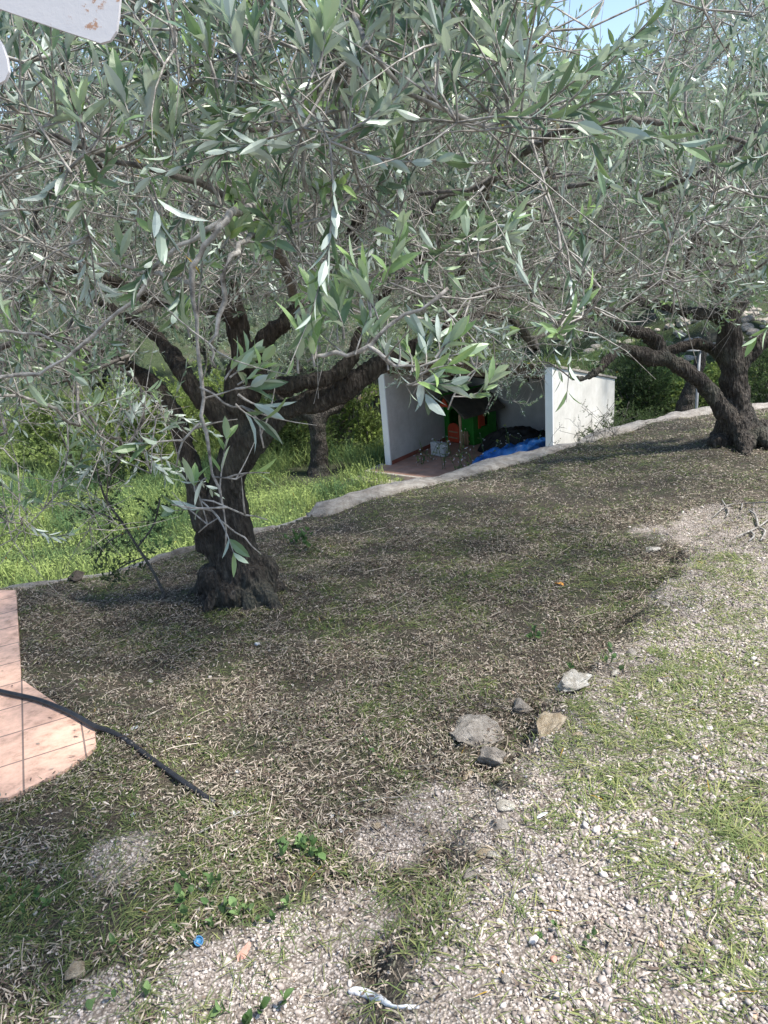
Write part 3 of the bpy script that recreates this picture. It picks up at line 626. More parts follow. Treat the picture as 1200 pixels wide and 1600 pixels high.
# paved path along the foot of the terrace wall
pp = [at_z(x, y, LOW + .06) for x, y in [(470, 812), (500, 790), (560, 772), (620, 757), (668, 742)]]; pq = [at_z(x, y, LOW + .06) for x, y in [(720, 742), (690, 760), (640, 790), (560, 830), (480, 860)]]
m = MB(); ring = [(p[0], p[1]) for p in pp + pq]; m.prism(ring, LOW - .2, LOW + .07, 'z'); tag(m.build('path', M['floor_tile']), kind='structure')

# reed fence behind the shelter, left
def fence(a, b, h, label, seed):
    a = np.array(a); b = np.array(b); L = float(np.hypot(*(b - a))); f = empty('reed_fence', (a[0], a[1], float(LZ(a[0], a[1]))), math.atan2(b[1] - a[1], b[0] - a[0]), label=label, cat='fence')
    g = np.random.default_rng(seed); n = int(L / .022); x = np.linspace(0, L, n); hh = h + g.normal(0, .05, n); u = np.linspace(0, 1, 3)
    C = np.stack([x[:, None] + g.normal(0, .01, (n, 3)), g.normal(0, .012, (n, 3)), hh[:, None] * u[None]], -1); m = MB(); ctubes(m, C, np.full((n, 3), .010), 4); m.build('reeds', M['reed'], f)
    for k in range(int(L / 1.6) + 1): m = MB(); m.tube([(k * 1.6, .05, 0), (k * 1.6, .05, h + .1)], .03, 8); m.build('post', M['bark'], f)
q1 = P(470, 660, 21.5); q2 = P(640, 660, 20.5); fence(q1[:2], q2[:2], 2.1, 'dark reed screen fence behind the small trunk left of the shelter', 3)

# ------------------------------------------------------------------ trees
def project(p):
    q = np.asarray(p) - CAM; z = q @ _f; return 600 + FPX * (q @ _r) / z, 800 - FPX * (q @ _u) / z, z
def carve(A, bound, extra=None):
    px, py, z = project(A); ok = (z > .55) & (py < np.interp(px, *zip(*bound))) & in_view(A)
    gap = (((px - 910) / 140) ** 2 + ((py - 0) / 150) ** 2 < 1)
    sky2 = (vn(px * .012, py * .012, 3) > .52) & (py < 230) & (px < 520) | (vn(px * .02, py * .02, 4) > .68) & (py < 210) & (px < 560)
    return A[ok & ~gap & ~sky2 & (py > -70)]
Y1 = float(GT(385, 925)[1]); print('Y1', Y1)
t1 = Tree(11); g = t1.g
t1.limb(S([(395, 965, 64), (386, 925, 50), (374, 885, 38), (366, 850, 32), (360, 815, 29), (355, 780, 28), (357, 745, 26), (370, 712, 27), (388, 688, 28)], Y1))
t1.limb(S([(350, 870, 20), (330, 825, 20), (314, 785, 18), (304, 750, 16), (296, 715, 15), (284, 680, 15), (268, 645, 15), (250, 618, 14), (228, 596, 14), (200, 574, 12), (165, 556, 9, Y1 - .4), (110, 540, 6, Y1 - .9), (60, 520, 4, Y1 - 1.3)], Y1))
t1.limb(S([(388, 688, 27), (412, 664, 22), (440, 643, 19), (475, 630, 17), (510, 620, 17), (540, 607, 16), (562, 592, 15), (590, 572, 12), (622, 556, 11), (660, 535, 9), (705, 505, 8), (752, 492, 7), (790, 497, 6), (815, 515, 5.5), (836, 546, 4)], Y1))
t1.limb(S([(380, 684, 24), (352, 652, 20), (322, 625, 17), (293, 594, 14), (272, 560, 12, Y1 + .15), (240, 520, 9, Y1 + .3), (190, 490, 7, Y1 + .4), (130, 450, 5, Y1 + .4), (60, 400, 3.5, Y1)], Y1))
t1.limb(S([(380, 680, 22), (372, 640, 17), (366, 600, 15), (378, 560, 14), (374, 525, 15), (368, 495, 16), (362, 465, 14), (350, 425, 11), (330, 370, 9), (300, 300, 7, Y1 - .3), (280, 200, 5, Y1 - .8), (250, 90, 4, Y1 - 1.2)], Y1))
t1.limb(S([(368, 640, 20), (392, 612, 18), (404, 590, 16), (400, 560, 14), (415, 530, 14), (440, 508, 13), (470, 480, 11), (505, 440, 10), (540, 400, 9), (560, 340, 7, Y1 - .3), (590, 260, 6, Y1 - .8), (620, 150, 4, Y1 - 1.2)], Y1))
t1.limb(S([(404, 600, 15), (440, 602, 12), (470, 600, 11), (505, 592, 10), (530, 580, 9), (552, 556, 8), (560, 520, 6), (590, 470, 5), (640, 420, 4.5), (700, 370, 4, Y1 - .3)], Y1 - .12))
t1.limb(S([(372, 500, 12), (350, 488, 11), (310, 480, 8), (250, 470, 7), (180, 440, 5, Y1 - .5), (100, 420, 4, Y1 - 1)], Y1 - .05))
for (x0, y0, x1, y1, dy, rr) in [(375, 900, 440, 955, -.10, 16), (365, 905, 320, 960, -.25, 15), (385, 895, 394, 955, -.3, 14), (350, 890, 300, 925, .05, 13), (385, 890, 452, 925, .2, 12)]:
    q = GT(x1, y1); p0 = P(x0, y0, Y1); pm = (p0 * .45 + q * .55); pm[2] = min(p0[2], q[2] + .10); t1.limb([[*p0, rr / FPX * 4.9], [*pm, rr * .8 / FPX * 4.9], [q[0], q[1], TZ1(q[0], q[1]) - .03, rr * .4 / FPX * 4.9]], False)
A = ell(g, 6200, (P(380, 400, Y1)[0] + .35, Y1 - 1.0, 2.25), (4.0, 3.75, 1.95), .42)
bound = [(-400, 900), (0, 600), (180, 585), (240, 500), (600, 495), (700, 510), (800, 550), (900, 520), (1000, 480), (1600, 480)]
A = carve(A, bound); A = np.vstack([A, np.array([P(g.uniform(-100, 860), g.uniform(150, 478) - (0), g.uniform(3.3, 7.0)) for _ in range(1500)])]); d_ = np.linalg.norm(A - CAM, axis=1); A = A[(d_ > 1.35) & (A[:, 2] > .7)]
def box_pts(n, x0, x1, y0, y1, d0, d1): return np.array([P(g.uniform(x0, x1), g.uniform(y0, y1), g.uniform(d0, d1)) for _ in range(n)])
A = np.vstack([A, box_pts(60, -150, 260, 570, 830, 1.9, 3.2), box_pts(100, 250, 880, -60, 230, 1.15, 2.0), box_pts(40, -100, 250, 0, 260, 1.3, 2.0), box_pts(26, 0, 640, 260, 440, 1.4, 2.2), box_pts(30, 850, 1250, 60, 420, 2.3, 3.4)])
print('attractors', len(A)); t1.grow(A)
def draw1(bm_, tm, lm, loc):
    gg = np.random.default_rng(5)
    def st(mbx, rows, Y, n=6):
        c = catmull(S(rows, Y), .03); c[1:-1, :3] += gg.normal(0, .0028, (len(c) - 2, 3)); mbx.tube(c[:, :3] - loc, c[:, 3] * .85 * (1 + gg.normal(0, .10, len(c))), n + 2, wob=.15); return c
    B = []
    B.append(st(bm_, [(-60, 180, 3.2), (0, 196, 3.5), (90, 212, 4), (130, 228, 4.5), (180, 250, 5), (235, 262, 5), (290, 280, 5.5), (335, 292, 6), (375, 318, 6.5), (410, 345, 7), (440, 400, 8, 1.9), (470, 470, 9, 3), (505, 440, 9, Y1)], 1.6))
    B.append(st(bm_, [(1230, 262, 2), (1190, 240, 2.6), (1155, 218, 3.6), (1110, 205, 4.2), (1075, 195, 5), (1030, 189, 5.5), (985, 187, 6), (940, 190, 7), (900, 196, 8), (850, 220, 8, 3), (760, 300, 9, 4), (700, 500, 8, Y1)], 2.6))
    st(tm, [(1075, 193, 2.6), (1070, 150, 2.4), (1090, 100, 2), (1130, 50, 1.8)], 2.6); st(tm, [(1110, 206, 2), (1160, 180, 1.7), (1220, 150, 1.4)], 2.6)
    st(tm, [(130, 226, 3), (70, 250, 2.6), (20, 270, 2.4), (-20, 300, 2)], 1.6); st(tm, [(330, 290, 3), (360, 330, 2.5), (380, 350, 2)], 1.55)
    for rows, Y in [([(395, 322, 7, 1.5), (372, 330, 7, 1.4), (352, 343, 6.5), (330, 370, 6), (310, 400, 5.5), (300, 440, 5), (305, 500, 4), (312, 560, 4), (316, 620, 3.5), (322, 680, 3.2), (332, 740, 2.4), (350, 800, 2), (352, 860, 1.5)], 1.3),
                    ([(-30, 588, 3), (40, 586, 3.4), (80, 576, 3.2), (120, 548, 3.4), (170, 500, 3.8), (210, 470, 4), (255, 400, 4.5), (300, 375, 5), (352, 342, 5)], 1.35),
                    ([(430, 350, 5, 1.6), (390, 372, 5, 1.4), (364, 400, 5), (350, 470, 5), (335, 520, 3.6), (330, 555, 2.6), (338, 575, 1.6)], 1.25),
                    ([(-20, 520, 2.6), (60, 522, 2.8), (110, 545, 2)], 1.5), ([(0, 330, 2), (80, 325, 2.2), (160, 335, 2), (230, 345, 2)], 1.8),
                    ([(700, 450, 3.4), (655, 480, 3.2), (610, 510, 3.6), (575, 540, 4), (540, 552, 4.4), (505, 556, 4), (480, 565, 2.6)], 1.15),
                    ([(575, 540, 3.2), (600, 560, 4), (618, 575, 2.8), (660, 572, 2.4), (690, 560, 2.2)], 1.15), ([(555, 420, 3.4), (580, 450, 3), (590, 490, 3), (572, 540, 2.6)], 1.2),
                    ([(312, 605, 2), (350, 625, 2), (380, 640, 2), (405, 660, 1.8), (412, 700, 1.4)], 1.25), ([(318, 655, 2), (290, 690, 2), (275, 730, 1.6)], 1.3),
                    ([(334, 745, 1.6), (370, 748, 1.5), (390, 738, 1)], 1.3), ([(312, 780, 1.8), (360, 793, 1.7), (400, 808, 1.4), (418, 812, 1)], 1.3), ([(312, 780, 1.6), (345, 810, 1.6), (380, 842, 1.4), (408, 866, 1)], 1.3), ([(343, 808, 1.4), (310, 832, 1.1)], 1.3),
                    ([(600, 262, 2.6), (680, 250, 2.4), (725, 238, 1.6)], 1.7), ([(480, 300, 3.4), (475, 240, 4), (478, 180, 4.2), (510, 175, 3.6), (550, 150, 3.2), (590, 100, 2.6), (600, 40, 2)], 1.5), ([(440, 280, 3.4), (462, 230, 3.4), (478, 178, 3.4)], 1.5),
                    ([(520, 60, 2.4), (620, 15, 2.8), (700, 30, 2.8), (760, 50, 2.4), (830, 90, 2)], 1.5), ([(0, 350, 3, 1.9), (100, 400, 3, 1.9), (250, 430, 4, 1.9), (300, 445, 4, 1.6)], 1.8),
                    ([(240, 180, 2), (330, 210, 2), (350, 250, 2)], 1.4), ([(640, 380, 2), (720, 400, 2), (790, 385, 1.6)], 1.6), ([(605, 440, 2), (690, 468, 2.2), (760, 462, 1.8)], 1.5), ([(700, 560, 1.6), (720, 600, 1.6), (700, 640, 1.2)], 1.4), ([(690, 480, 2.2), (740, 530, 2), (745, 580, 1.6), (720, 615, 1.2)], 1.4)]:
        B.append(st(tm, rows, Y))
    # leafy tips that stand out in the photograph: where, depth, picture direction of the shoot, length in picture px, leaf count scale, youth
    tips = [(480, 565, 1.15, (-.1, -1), 60, 1), (500, 560, 1.15, (.15, -1), 70, 1), (525, 552, 1.15, (.2, -1), 60, .9), (560, 545, 1.15, (.2, -1), 60, 1), (580, 500, 1.15, (0, -1), 60, 1), (575, 480, 1.15, (-.3, -1), 50, 1), (640, 572, 1.15, (.2, -1), 50, .5),
            (665, 565, 1.15, (.3, -1), 60, .7), (690, 560, 1.15, (.5, -.6), 50, .6), (655, 590, 1.15, (.9, -.1), 50, .6), (620, 578, 1.15, (.3, -.8), 40, .7), (640, 585, 1.15, (.6, .2), 40, .6), (355, 595, 1.25, (.5, -.8), 60, .9), (370, 610, 1.25, (.7, 0), 60, .5), (360, 625, 1.2, (.6, .6), 50, .2),
            (330, 745, 1.3, (-.8, -.1), 14, .1), (312, 770, 1.3, (0, -1), 14, 1), (280, 250, 1.4, (-.2, -1), 60, 1), (270, 240, 1.4, (.3, -1), 40, .3), (135, 200, 1.3, (-.1, -1), 60, .9), (340, 380, 1.4, (0, -1), 30, 1), (250, 360, 1.4, (0, -1), 30, 1),
            (410, 420, 1.4, (.1, -1), 40, 1), (190, 430, 1.6, (0, -1), 30, 1), (300, 520, 1.4, (-.2, -1), 50, .3), (200, 220, 1.2, (.4, -.8), 60, 0), (240, 290, 1.1, (.3, .8), 50, 0), (430, 270, 1.3, (-.4, -.8), 60, .1), (740, 400, 1.5, (-.1, -1), 50, 1), (770, 380, 1.5, (.5, -.4), 50, .7),
            (520, 100, 1.1, (0, -1), 70, .3), (400, 90, 1.1, (-.1, -1), 80, .1), (470, 130, 1.1, (.2, -1), 80, .1), (600, 60, 1.2, (0, -1), 80, .1), (640, 90, 1.2, (.2, -1), 80, .1), (680, 130, 1.3, (.4, -.8), 70, .1), (790, 150, 1.3, (.6, -.7), 80, .1), (350, 150, 1.1, (0, -1), 70, 0),
            (560, 130, 1.15, (-.2, -1), 70, 0), (720, 90, 1.3, (.2, -1), 80, 0), (760, 60, 1.3, (.1, -1), 80, 0), (430, 40, 1.15, (0, -1), 80, 0), (700, 200, 1.5, (.3, -.9), 60, .6), (830, 190, 1.5, (.5, -.7), 60, .2), (760, 290, 1.2, (-.5, .6), 30, 0), (620, 200, 1.3, (-.2, -1), 60, .2)]
    for (x, y, Y, dr, lp, yg) in tips:
        p = P(x, y, Y); L = lp / FPX * Y; dv = _r * dr[0] - _u * dr[1] + _f * gg.normal(0, .3)
        for k in range(2 if lp > 20 else 1):
            yy = float(np.clip(yg, 0, 1)); N0 = 1
            dd = dv + gg.normal(0, .18, 3)
            shoots(lm, tm, np.array([p - loc + gg.normal(0, .01, 3)]), np.array([dd]), np.array([L * gg.uniform(.8, 1.1)]), gg, lod=0, sp=.012, ll=.060, lw=.0075, bare=0, young=1.0 if gg.random() < yg else 0)
    for c in B:      # side spurs and tips on the drawn twigs
        k = gg.integers(1, len(c) - 1, max(2, len(c) // 5)); b = c[k, :3] - loc; d = nrm(gg.normal(0, 1, (len(k), 3)) + np.array([0, 0, .5]))
        shoots(lm, tm, b, d, gg.uniform(.05, .14, len(k)), gg, lod=0, bare=.55, young=.5, ll=.05)
lumps1 = [(P(*a), r) for a, r in [((338, 905, Y1 - .05), (.13, .12, .12)), ((400, 925, Y1 - .12), (.12, .1, .10)), ((405, 945, Y1 - .2), (.10, .09, .07)), ((365, 925, Y1 - .15), (.12, .1, .09)), ((415, 890, Y1 - .02), (.08, .09, .11)), ((340, 935, Y1 - .05), (.11, .1, .06)), ((322, 815, Y1 - .04), (.10, .09, .12)), ((318, 845, Y1), (.07, .07, .09)), ((392, 900, Y1 - .12), (.09, .09, .10)),
          ((382, 696, Y1), (.12, .11, .10)), ((358, 478, Y1), (.085, .08, .09)), ((446, 612, Y1 - .08), (.05, .05, .045)), ((330, 955, Y1 + .1), (.12, .1, .05)), ((428, 930, Y1 + .08), (.07, .09, .06))]]
def bare1(p):
    px, py, z = project(p); b = .06 + .52 * sstep(230, 400, py) ; return np.where((px < 300) & (py > 560), .10, b) * np.where(z < 1.4, .6, 1)
def leafy1(p):
    px, py, z = project(p); return np.where((((px - 905) / 100) ** 2 + ((py - 15) / 105) ** 2 < 1) | ((py > 530) & (px > 285)), .0, np.where((px > 225) & (px < 760) & (py > 430), .22, 1.))
T1 = t1.finish('olive_tree', GT(385, 925) - np.array([0, 0, .03]), 'nearest olive tree with a thick gnarled dark trunk forking low and a huge twiggy crown', shoot_p=1.5, lodf=lambda d: np.where(d < 2.6, 0, 1), bare=bare1, gn=.022, remesh=.014, lumps=lumps1, extra=draw1, leafy=leafy1, twigs=1.9)

Y2 = float(GT(1155, 685)[1]); print('Y2', Y2)
t2 = Tree(12); g = t2.g
t2.limb(S([(1160, 700, 42), (1157, 680, 30), (1153, 655, 25), (1149, 625, 20), (1146, 590, 18), (1143, 555, 17), (1140, 525, 17), (1140, 500, 16), (1136, 475, 13), (1120, 440, 9), (1090, 390, 7), (1050, 300, 5), (1020, 200, 4)], Y2))
t2.limb(S([(1150, 672, 18), (1132, 645, 14), (1113, 617, 12), (1092, 595, 11), (1070, 578, 10), (1050, 566, 10), (1036, 550, 9), (1026, 530, 9), (1008, 521, 8), (985, 518, 8), (955, 505, 6), (920, 480, 5), (880, 450, 4)], Y2 - .1))
t2.limb(S([(1045, 562, 11), (1020, 560, 11), (995, 552, 10), (968, 545, 8), (950, 562, 6, Y2 - .4), (936, 578, 5, Y2 - .5), (915, 590, 4.5, Y2 - .6), (893, 592, 3, Y2 - .7)], Y2 - .2))
t2.limb(S([(1144, 580, 17), (1162, 560, 14), (1182, 540, 12), (1215, 515, 10), (1260, 480, 8), (1320, 420, 6)], Y2))
t2.limb(S([(1138, 572, 11), (1114, 545, 8), (1085, 537, 7), (1055, 545, 8), (1030, 548, 6), (1000, 520, 5)], Y2 + .35))
t2.limb(S([(1140, 500, 14), (1110, 490, 9), (1070, 488, 8), (1040, 478, 7), (1000, 470, 6), (940, 440, 5), (860, 400, 4), (800, 330, 3.5, Y2 - 1)], Y2 + .1))
t2.limb(S([(1140, 500, 14), (1160, 470, 10), (1200, 430, 7), (1240, 340, 5), (1260, 240, 4)], Y2 + .1))
for (x0, y0, x1, y1, rr) in [(1155, 672, 1215, 705, 15), (1150, 675, 1105, 695, 13), (1160, 675, 1165, 712, 15), (1165, 665, 1230, 690, 12)]:
    q = GT(x1, y1); p0 = P(x0, y0, Y2); pm = (p0 * .45 + q * .55); pm[2] = min(p0[2], q[2] + .12); t2.limb([[*p0, rr / FPX * 9.6], [*pm, rr * .8 / FPX * 9.6], [q[0], q[1], TZ1(q[0], q[1]) - .04, rr * .4 / FPX * 9.6]], False)
A = ell(g, 2600, (P(1040, 350, Y2)[0], Y2 - .8, 2.2), (4.4, 4.3, 2.3), .45)
A = carve(A, [(-400, 300), (500, 430), (620, 500), (760, 560), (820, 600), (860, 560), (1000, 520), (1100, 490), (1200, 500), (1700, 520)]); t2.grow(A, .12)
t2.grow(np.array([P(g.normal(785, 32), g.uniform(545, 635), g.uniform(8.2, 9.2)) for _ in range(26)] + [P(g.uniform(620, 700), g.uniform(565, 600), 9.5) for _ in range(10)]), .1)
lumps2 = [(P(*a), r) for a, r in [((1130, 690, Y2 - .1), (.16, .12, .1)), ((1180, 690, Y2 - .15), (.2, .14, .08)), ((1155, 668, Y2 - .2), (.12, .1, .12)), ((1195, 695, Y2 - .2), (.2, .12, .05)), ((1135, 665, Y2), (.12, .1, .14))]]
def bare2(p): px, py, z = project(p); return .10 + .40 * sstep(330, 520, py)
def leafy2(p): px, py, z = project(p); return np.where((((px - 905) / 110) ** 2 + ((py - 10) / 110) ** 2 < 1), .0, 1.)
t2.finish('olive_tree', GT(1155, 690), 'olive tree on the right with a stout dark trunk and one long limb leaning left', shoot_p=2.3, lodf=lambda d: np.where(d < 7, 1, 2), bare=bare2, gn=.03, remesh=.022, lumps=lumps2, leafy=leafy2, llen=.05, twigs=1.3, slen=(.1, .32), young=.22)

def far_tree(rows, Y, base, label, seed, crown, n, limbs=(), bark='bark', name='olive_tree', bound=None, group=None, llen=.075, sp=3.2):
    t = Tree(seed); t.limb(S(rows, Y))
    for l in limbs: t.limb(S(l, Y))
    A = ell(t.g, n, crown[0], crown[1], .5)
    if bound is not None: px, py, z = project(A); A = A[py < bound]
    t.grow(A, .16); return t.finish(name, base, label, shoot_p=sp, bare=lambda p: np.full(len(p), .12), gn=.03, remesh=.035, bark=bark, llen=llen, slen=(.15, .4), twigs=.5, young=.25, group=group, leafmat='far_leaf')
Y3 = float(at_z(497, 738, LOW + .05)[1]); print('Y3', Y3); b3 = at_z(497, 738, LOW + .05)
far_tree([(499, 745, 20), (498, 730, 15), (499, 705, 13), (497, 680, 13), (494, 662, 13), (480, 648, 8), (450, 640, 6), (425, 600, 4)], Y3, b3, 'small olive tree with a short dark trunk standing in the grass left of the shelter', 21, ((b3[0], Y3, b3[2] + 3.2), (2.6, 2.4, 1.7)), 260,
         [[(494, 662, 11), (510, 645, 8), (530, 635, 6), (548, 600, 4)], [(478, 650, 5), (462, 655, 5), (452, 648, 3)]], bound=640)
b4 = at_z(535, 700, LOW + .05); far_tree([(540, 712, 26), (536, 690, 18), (533, 668, 12), (537, 645, 10), (545, 620, 9), (550, 580, 6)], b4[1], b4, 'pale barked olive tree by the reed fence, just left of the shelter wall', 22, ((b4[0] + .4, b4[1] + .5, b4[2] + 3.6), (2.8, 2.4, 1.6)), 240, [[(540, 640, 8), (565, 625, 7), (590, 615, 5)]], 'bark_pale', bound=640)
def low_pt(px, Y): p = P(px, 600, Y); return np.array([p[0], Y, float(LZ(p[0], Y))])
b5 = low_pt(1066, 17.5); far_tree([(1058, 690, 22), (1064, 660, 15), (1072, 630, 12), (1085, 590, 9), (1097, 555, 7), (1105, 520, 5)], 17.5, b5, 'dark leaning trunk of an olive tree beside the metal post on the right', 23, ((b5[0] + .8, 18, b5[2] + 4.6), (2.8, 2.4, 1.8)), 230, bound=560)
# more trees further off: three built, the rest are copies
def copy_tree(o, parent=None):
    c = o.copy(); sc.collection.objects.link(c); c.parent = parent
    for ch in list(o.children): copy_tree(ch, c)
    return c
protos = []
def simple_tree(seed, label, sx_):
    t = Tree(seed); g = t.g; t.limb([(0, 0, -.3, .26), (.02, .05, .3, .19), (.08, 0, .8, .16), (.05, 0, 1.3, .14), (.2, .1, 1.9, .10), (.5, .2, 2.8, .06)])
    t.limb([(.06, 0, 1.2, .12), (-.3, -.1, 1.7, .09), (-.8, -.2, 2.2, .06), (-1.3, 0, 2.8, .04)]); t.limb([(.05, 0, 1.3, .1), (.1, -.5, 1.9, .07), (.3, -1.1, 2.6, .05)])
    t.limb([(.05, 0, 1.2, .1), (.6, .3, 1.8, .07), (1.3, .4, 2.3, .05)])
    cl = ell(g, 8, (0, 0, 2.7), (1.9, 1.9, .9), .4); A = np.vstack([ell(g, 42, c, (.9, .9, .65), .5) for c in cl]); A = A[A[:, 2] > 1.2]; t.grow(A, .16)
    return t.finish('olive_tree', (0, 0, 0), label, shoot_p=3.6, bare=lambda p: np.full(len(p), .08), gn=.03, remesh=.04, llen=.085, slen=(.15, .4), twigs=.3, young=.25, leafmat='far_leaf', group='olive trees on the slope behind the shelter')
spots = [(330, 27, 1.25, 0, 'grey green olive tree far off behind the left fork of the nearest trunk'), (150, 24, 1.2, 1, 'olive tree beyond the bright meadow at the left edge of the grass'), (-60, 22, 1.2, 2, 'olive tree beyond the meadow past the left edge of the tiles'),
         (460, 29, 1.3, 1, 'olive tree behind the small dark trunk in the grass'), (590, 30, 1.5, 2, 'olive tree above the reed fence behind the shelter corner'), (700, 27, 1.35, 0, 'olive tree rising right behind the shelter roof'), (810, 30, 1.6, 1, 'olive tree on the slope behind the right half of the shelter roof'),
         (920, 29, 1.3, 2, 'olive tree on the bank behind the shelter\'s right wall'), (1010, 33, 1.15, 0, 'tall olive tree on the slope under the patch of open sky'), (1110, 27, 1.3, 1, 'olive tree on the bank behind the metal post'), (1220, 24, 1.3, 2, 'olive tree behind the right trunk near the picture\'s edge'), (1330, 21, 1.2, 0, 'olive tree on the bank beyond the far right trunk'),
         (240, 38, 2.0, 2, 'tallest olive tree high on the left of the slope'), (540, 42, 2.1, 0, 'olive tree high on the slope over the fence'), (850, 43, 1.5, 1, 'olive tree high on the slope in the middle distance'), (60, 34, 1.9, 1, 'olive tree high on the far left of the slope'), (1120, 42, 1.6, 2, 'olive tree highest on the right of the slope')]
for i, (px, Y, s_, k, lab) in enumerate(spots):
    if i < 3: o = simple_tree(31 + i, lab, 0)
    if i < 3: protos.append(o)
    else: o = copy_tree(protos[k])
    p = low_pt(px, Y); o.location = p - np.array([0, 0, .05]); o.rotation_euler[2] = i * 1.7; o.scale = (s_, s_, s_ * (.95 + .1 * (i % 2))); o['label'] = lab

# bushes
def bush(name, loc, rad, n, label, mat='bush_leaf', ll=.05, seed=0, cat='bush', young=.3, lobes=6, stems=14, lod=2):
    g = np.random.default_rng(seed + 500); root = empty(name, loc, label=label, cat=cat); lm, tm = MB(), MB(); rad = np.asarray(rad)
    C = [ell(g, 1, (0, 0, rad[2] * .9), rad * .75, .4)[0] for _ in range(lobes)]; sz = g.uniform(.3, .6, lobes)
    for k in range(stems):
        c = C[k % lobes]; tm.tube(catmull([(0 + g.normal(0, .05), g.normal(0, .05), -.05), tuple(c * .5 + g.normal(0, .05, 3)), tuple(c + g.normal(0, .15, 3) * rad)], .15), .012, 4)
    m = n // 9; li = g.integers(0, lobes, m); b = np.array(C)[li] + nrm(g.normal(size=(m, 3))) * (g.random((m, 1)) ** .45) * sz[li][:, None] * rad * 1.1; b[:, 2] = np.maximum(b[:, 2], .03)
    d = nrm(b - np.array(C)[li]) + g.normal(0, .4, (m, 3)) + np.array([0, 0, .5]); shoots(lm, tm, b, d, g.uniform(.08, .2, m) * (ll / .05) ** .5, g, lod=lod, ll=ll, lw=ll * .2, bare=.05, young=young)
    crown(root, lm, tm, None, M[mat], M['branch'], M['branch'], 'foliage'); return root
for i, (px, Y, r_, n, lab, mt, yg) in enumerate([
    (432, 19.5, (1.5, 1.1, 1.1), 16000, 'rounded olive green bush left of the small trunk in the grass', 'bush_leaf', .1), (300, 21, (1.9, 1.2, 1.2), 14000, 'yellow green bush seen between the forks of the nearest trunk', 'bush_leaf', .8),
    (205, 19, (1.6, 1.1, 1.2), 14000, 'bright yellow green bush left of the nearest trunk', 'bush_leaf', .95), (90, 20, (2.0, 1.2, 1.1), 13000, 'wide pale green bush at the far side of the meadow', 'bush_leaf', .5), (560, 19.2, (.7, .5, 1.0), 5000, 'slim green bush beside the reed fence', 'bush_leaf', .7),
    (1040, 19.5, (1.3, .9, .9), 9000, 'fresh green bush on the bank behind the terrace edge', 'weed_leaf', .6), (985, 18.5, (1.0, .8, 1.3), 9000, 'dark green bush at the back corner of the shelter', 'dark_leaf', .1),
    (1010, 15.5, (1.5, .6, .7), 9000, 'low dark bush along the terrace edge right of the shelter', 'dark_leaf', 0), (1195, 14.5, (1.0, .8, 1.3), 11000, 'dark ivy like bush right of the right trunk', 'dark_leaf', .15), (1130, 19, (1.6, 1, 1.0), 9000, 'pale green bush on the bank left of the right trunk', 'bush_leaf', .6), (720, 24, (3, 1.2, 1.6), 9000, 'broad green bush behind the shelter roof', 'bush_leaf', .6)]):
    p = low_pt(px, Y); bush('bush', p, r_, n, lab, mt, .085 if Y > 16 else .07, i, young=yg, lobes=8)
# sapling with small dark leaves in front of the meadow, and a thin leaning suckering stem
p = GT(262, 935); rt = empty('sapling', p, label='thin leaning sapling with tiny dark leaves left of the nearest trunk', cat='sapling'); lm, tm = MB(), MB(); gg = np.random.default_rng(3)
for rows in ([(262, 940, 2.6), (240, 895, 2.4), (215, 855, 2.2), (190, 815, 2), (165, 780, 1.8), (150, 730, 1.4)], [(215, 855, 1.6), (240, 820, 1.5), (250, 780, 1.2)], [(190, 815, 1.5), (150, 800, 1.3), (115, 790, 1)], [(165, 780, 1.4), (175, 740, 1.2), (190, 710, 1)], [(228, 870, 1.4), (200, 880, 1.2), (170, 900, 1)], [(200, 830, 1.2), (165, 850, 1.2), (150, 880, 1)]):
    c = catmull(S(rows, p[1]), .05); tm.tube(c[:, :3] - p, c[:, 3], 5); k = gg.integers(len(c) // 3, len(c), 42); b = c[k, :3] - p + gg.normal(0, .045, (42, 3)); shoots(lm, tm, b, nrm(gg.normal(0, 1, (42, 3))), gg.uniform(.04, .1, 42), gg, lod=1, ll=.026, lw=.0065, bare=0, young=0, sp=.014, r0=.001)
tm.build('stem', M['branch'], rt, True); lm.build('leaves', M['dark_leaf'], rt, False, 'tint')

# metal post with a flat pale cap
q = P(1088, 640, 13.2); t_ = P(1092, 547, 13.2); zb = float(LZ(q[0], 13.2)); po = empty('metal_post', (q[0], q[1], zb), label='thin grey metal post with a flat pale cap by the right trunk', cat='post')
m = MB(); m.tube([(0, 0, -.2), (0, 0, t_[2] - zb)], .026, 10); m.build('pole', M['metal_grey'], po, True); m = MB(); m.tube([(-.09, 0, t_[2] - zb), (-.09, 0, t_[2] - zb + .012), (-.09, 0, t_[2] - zb + .04)], [.14, .14, .08], 16); m.build('cap', M['metal_grey'], po, True)

# ------------------------------------------------------------------ tiled paving, pipe
def TP(px, py): return at_z(px, py, TZL)
ring = PAVRING
o0 = TP(34, 1064); dv = TP(37, 1230) - o0; an = math.atan2(dv[1], dv[0]) + math.pi / 2
c, s_ = math.cos(-an), math.sin(-an); loc2 = [((p[0] - o0[0]) * c - (p[1] - o0[1]) * s_, (p[0] - o0[0]) * s_ + (p[1] - o0[1]) * c) for p in ring]
m = MB(); m.prism(loc2, -.5, 0, 'z'); pv = m.build('tiled_paving', M['tile']); pv.location = o0; pv.rotation_euler[2] = an; pv['kind'] = 'structure'; pv.name = 'paving'
m = MB(); q = TP(8, 1243); m.tube([(q[0] - .03, q[1], TZL - .3), (q[0] - .035, q[1], TZL + .045)], .016, 10); tag(m.build('metal_peg', M['metal_grey'], smooth=True), 'short grey metal peg at the lower corner of the pink tiles', 'peg')
pts = []
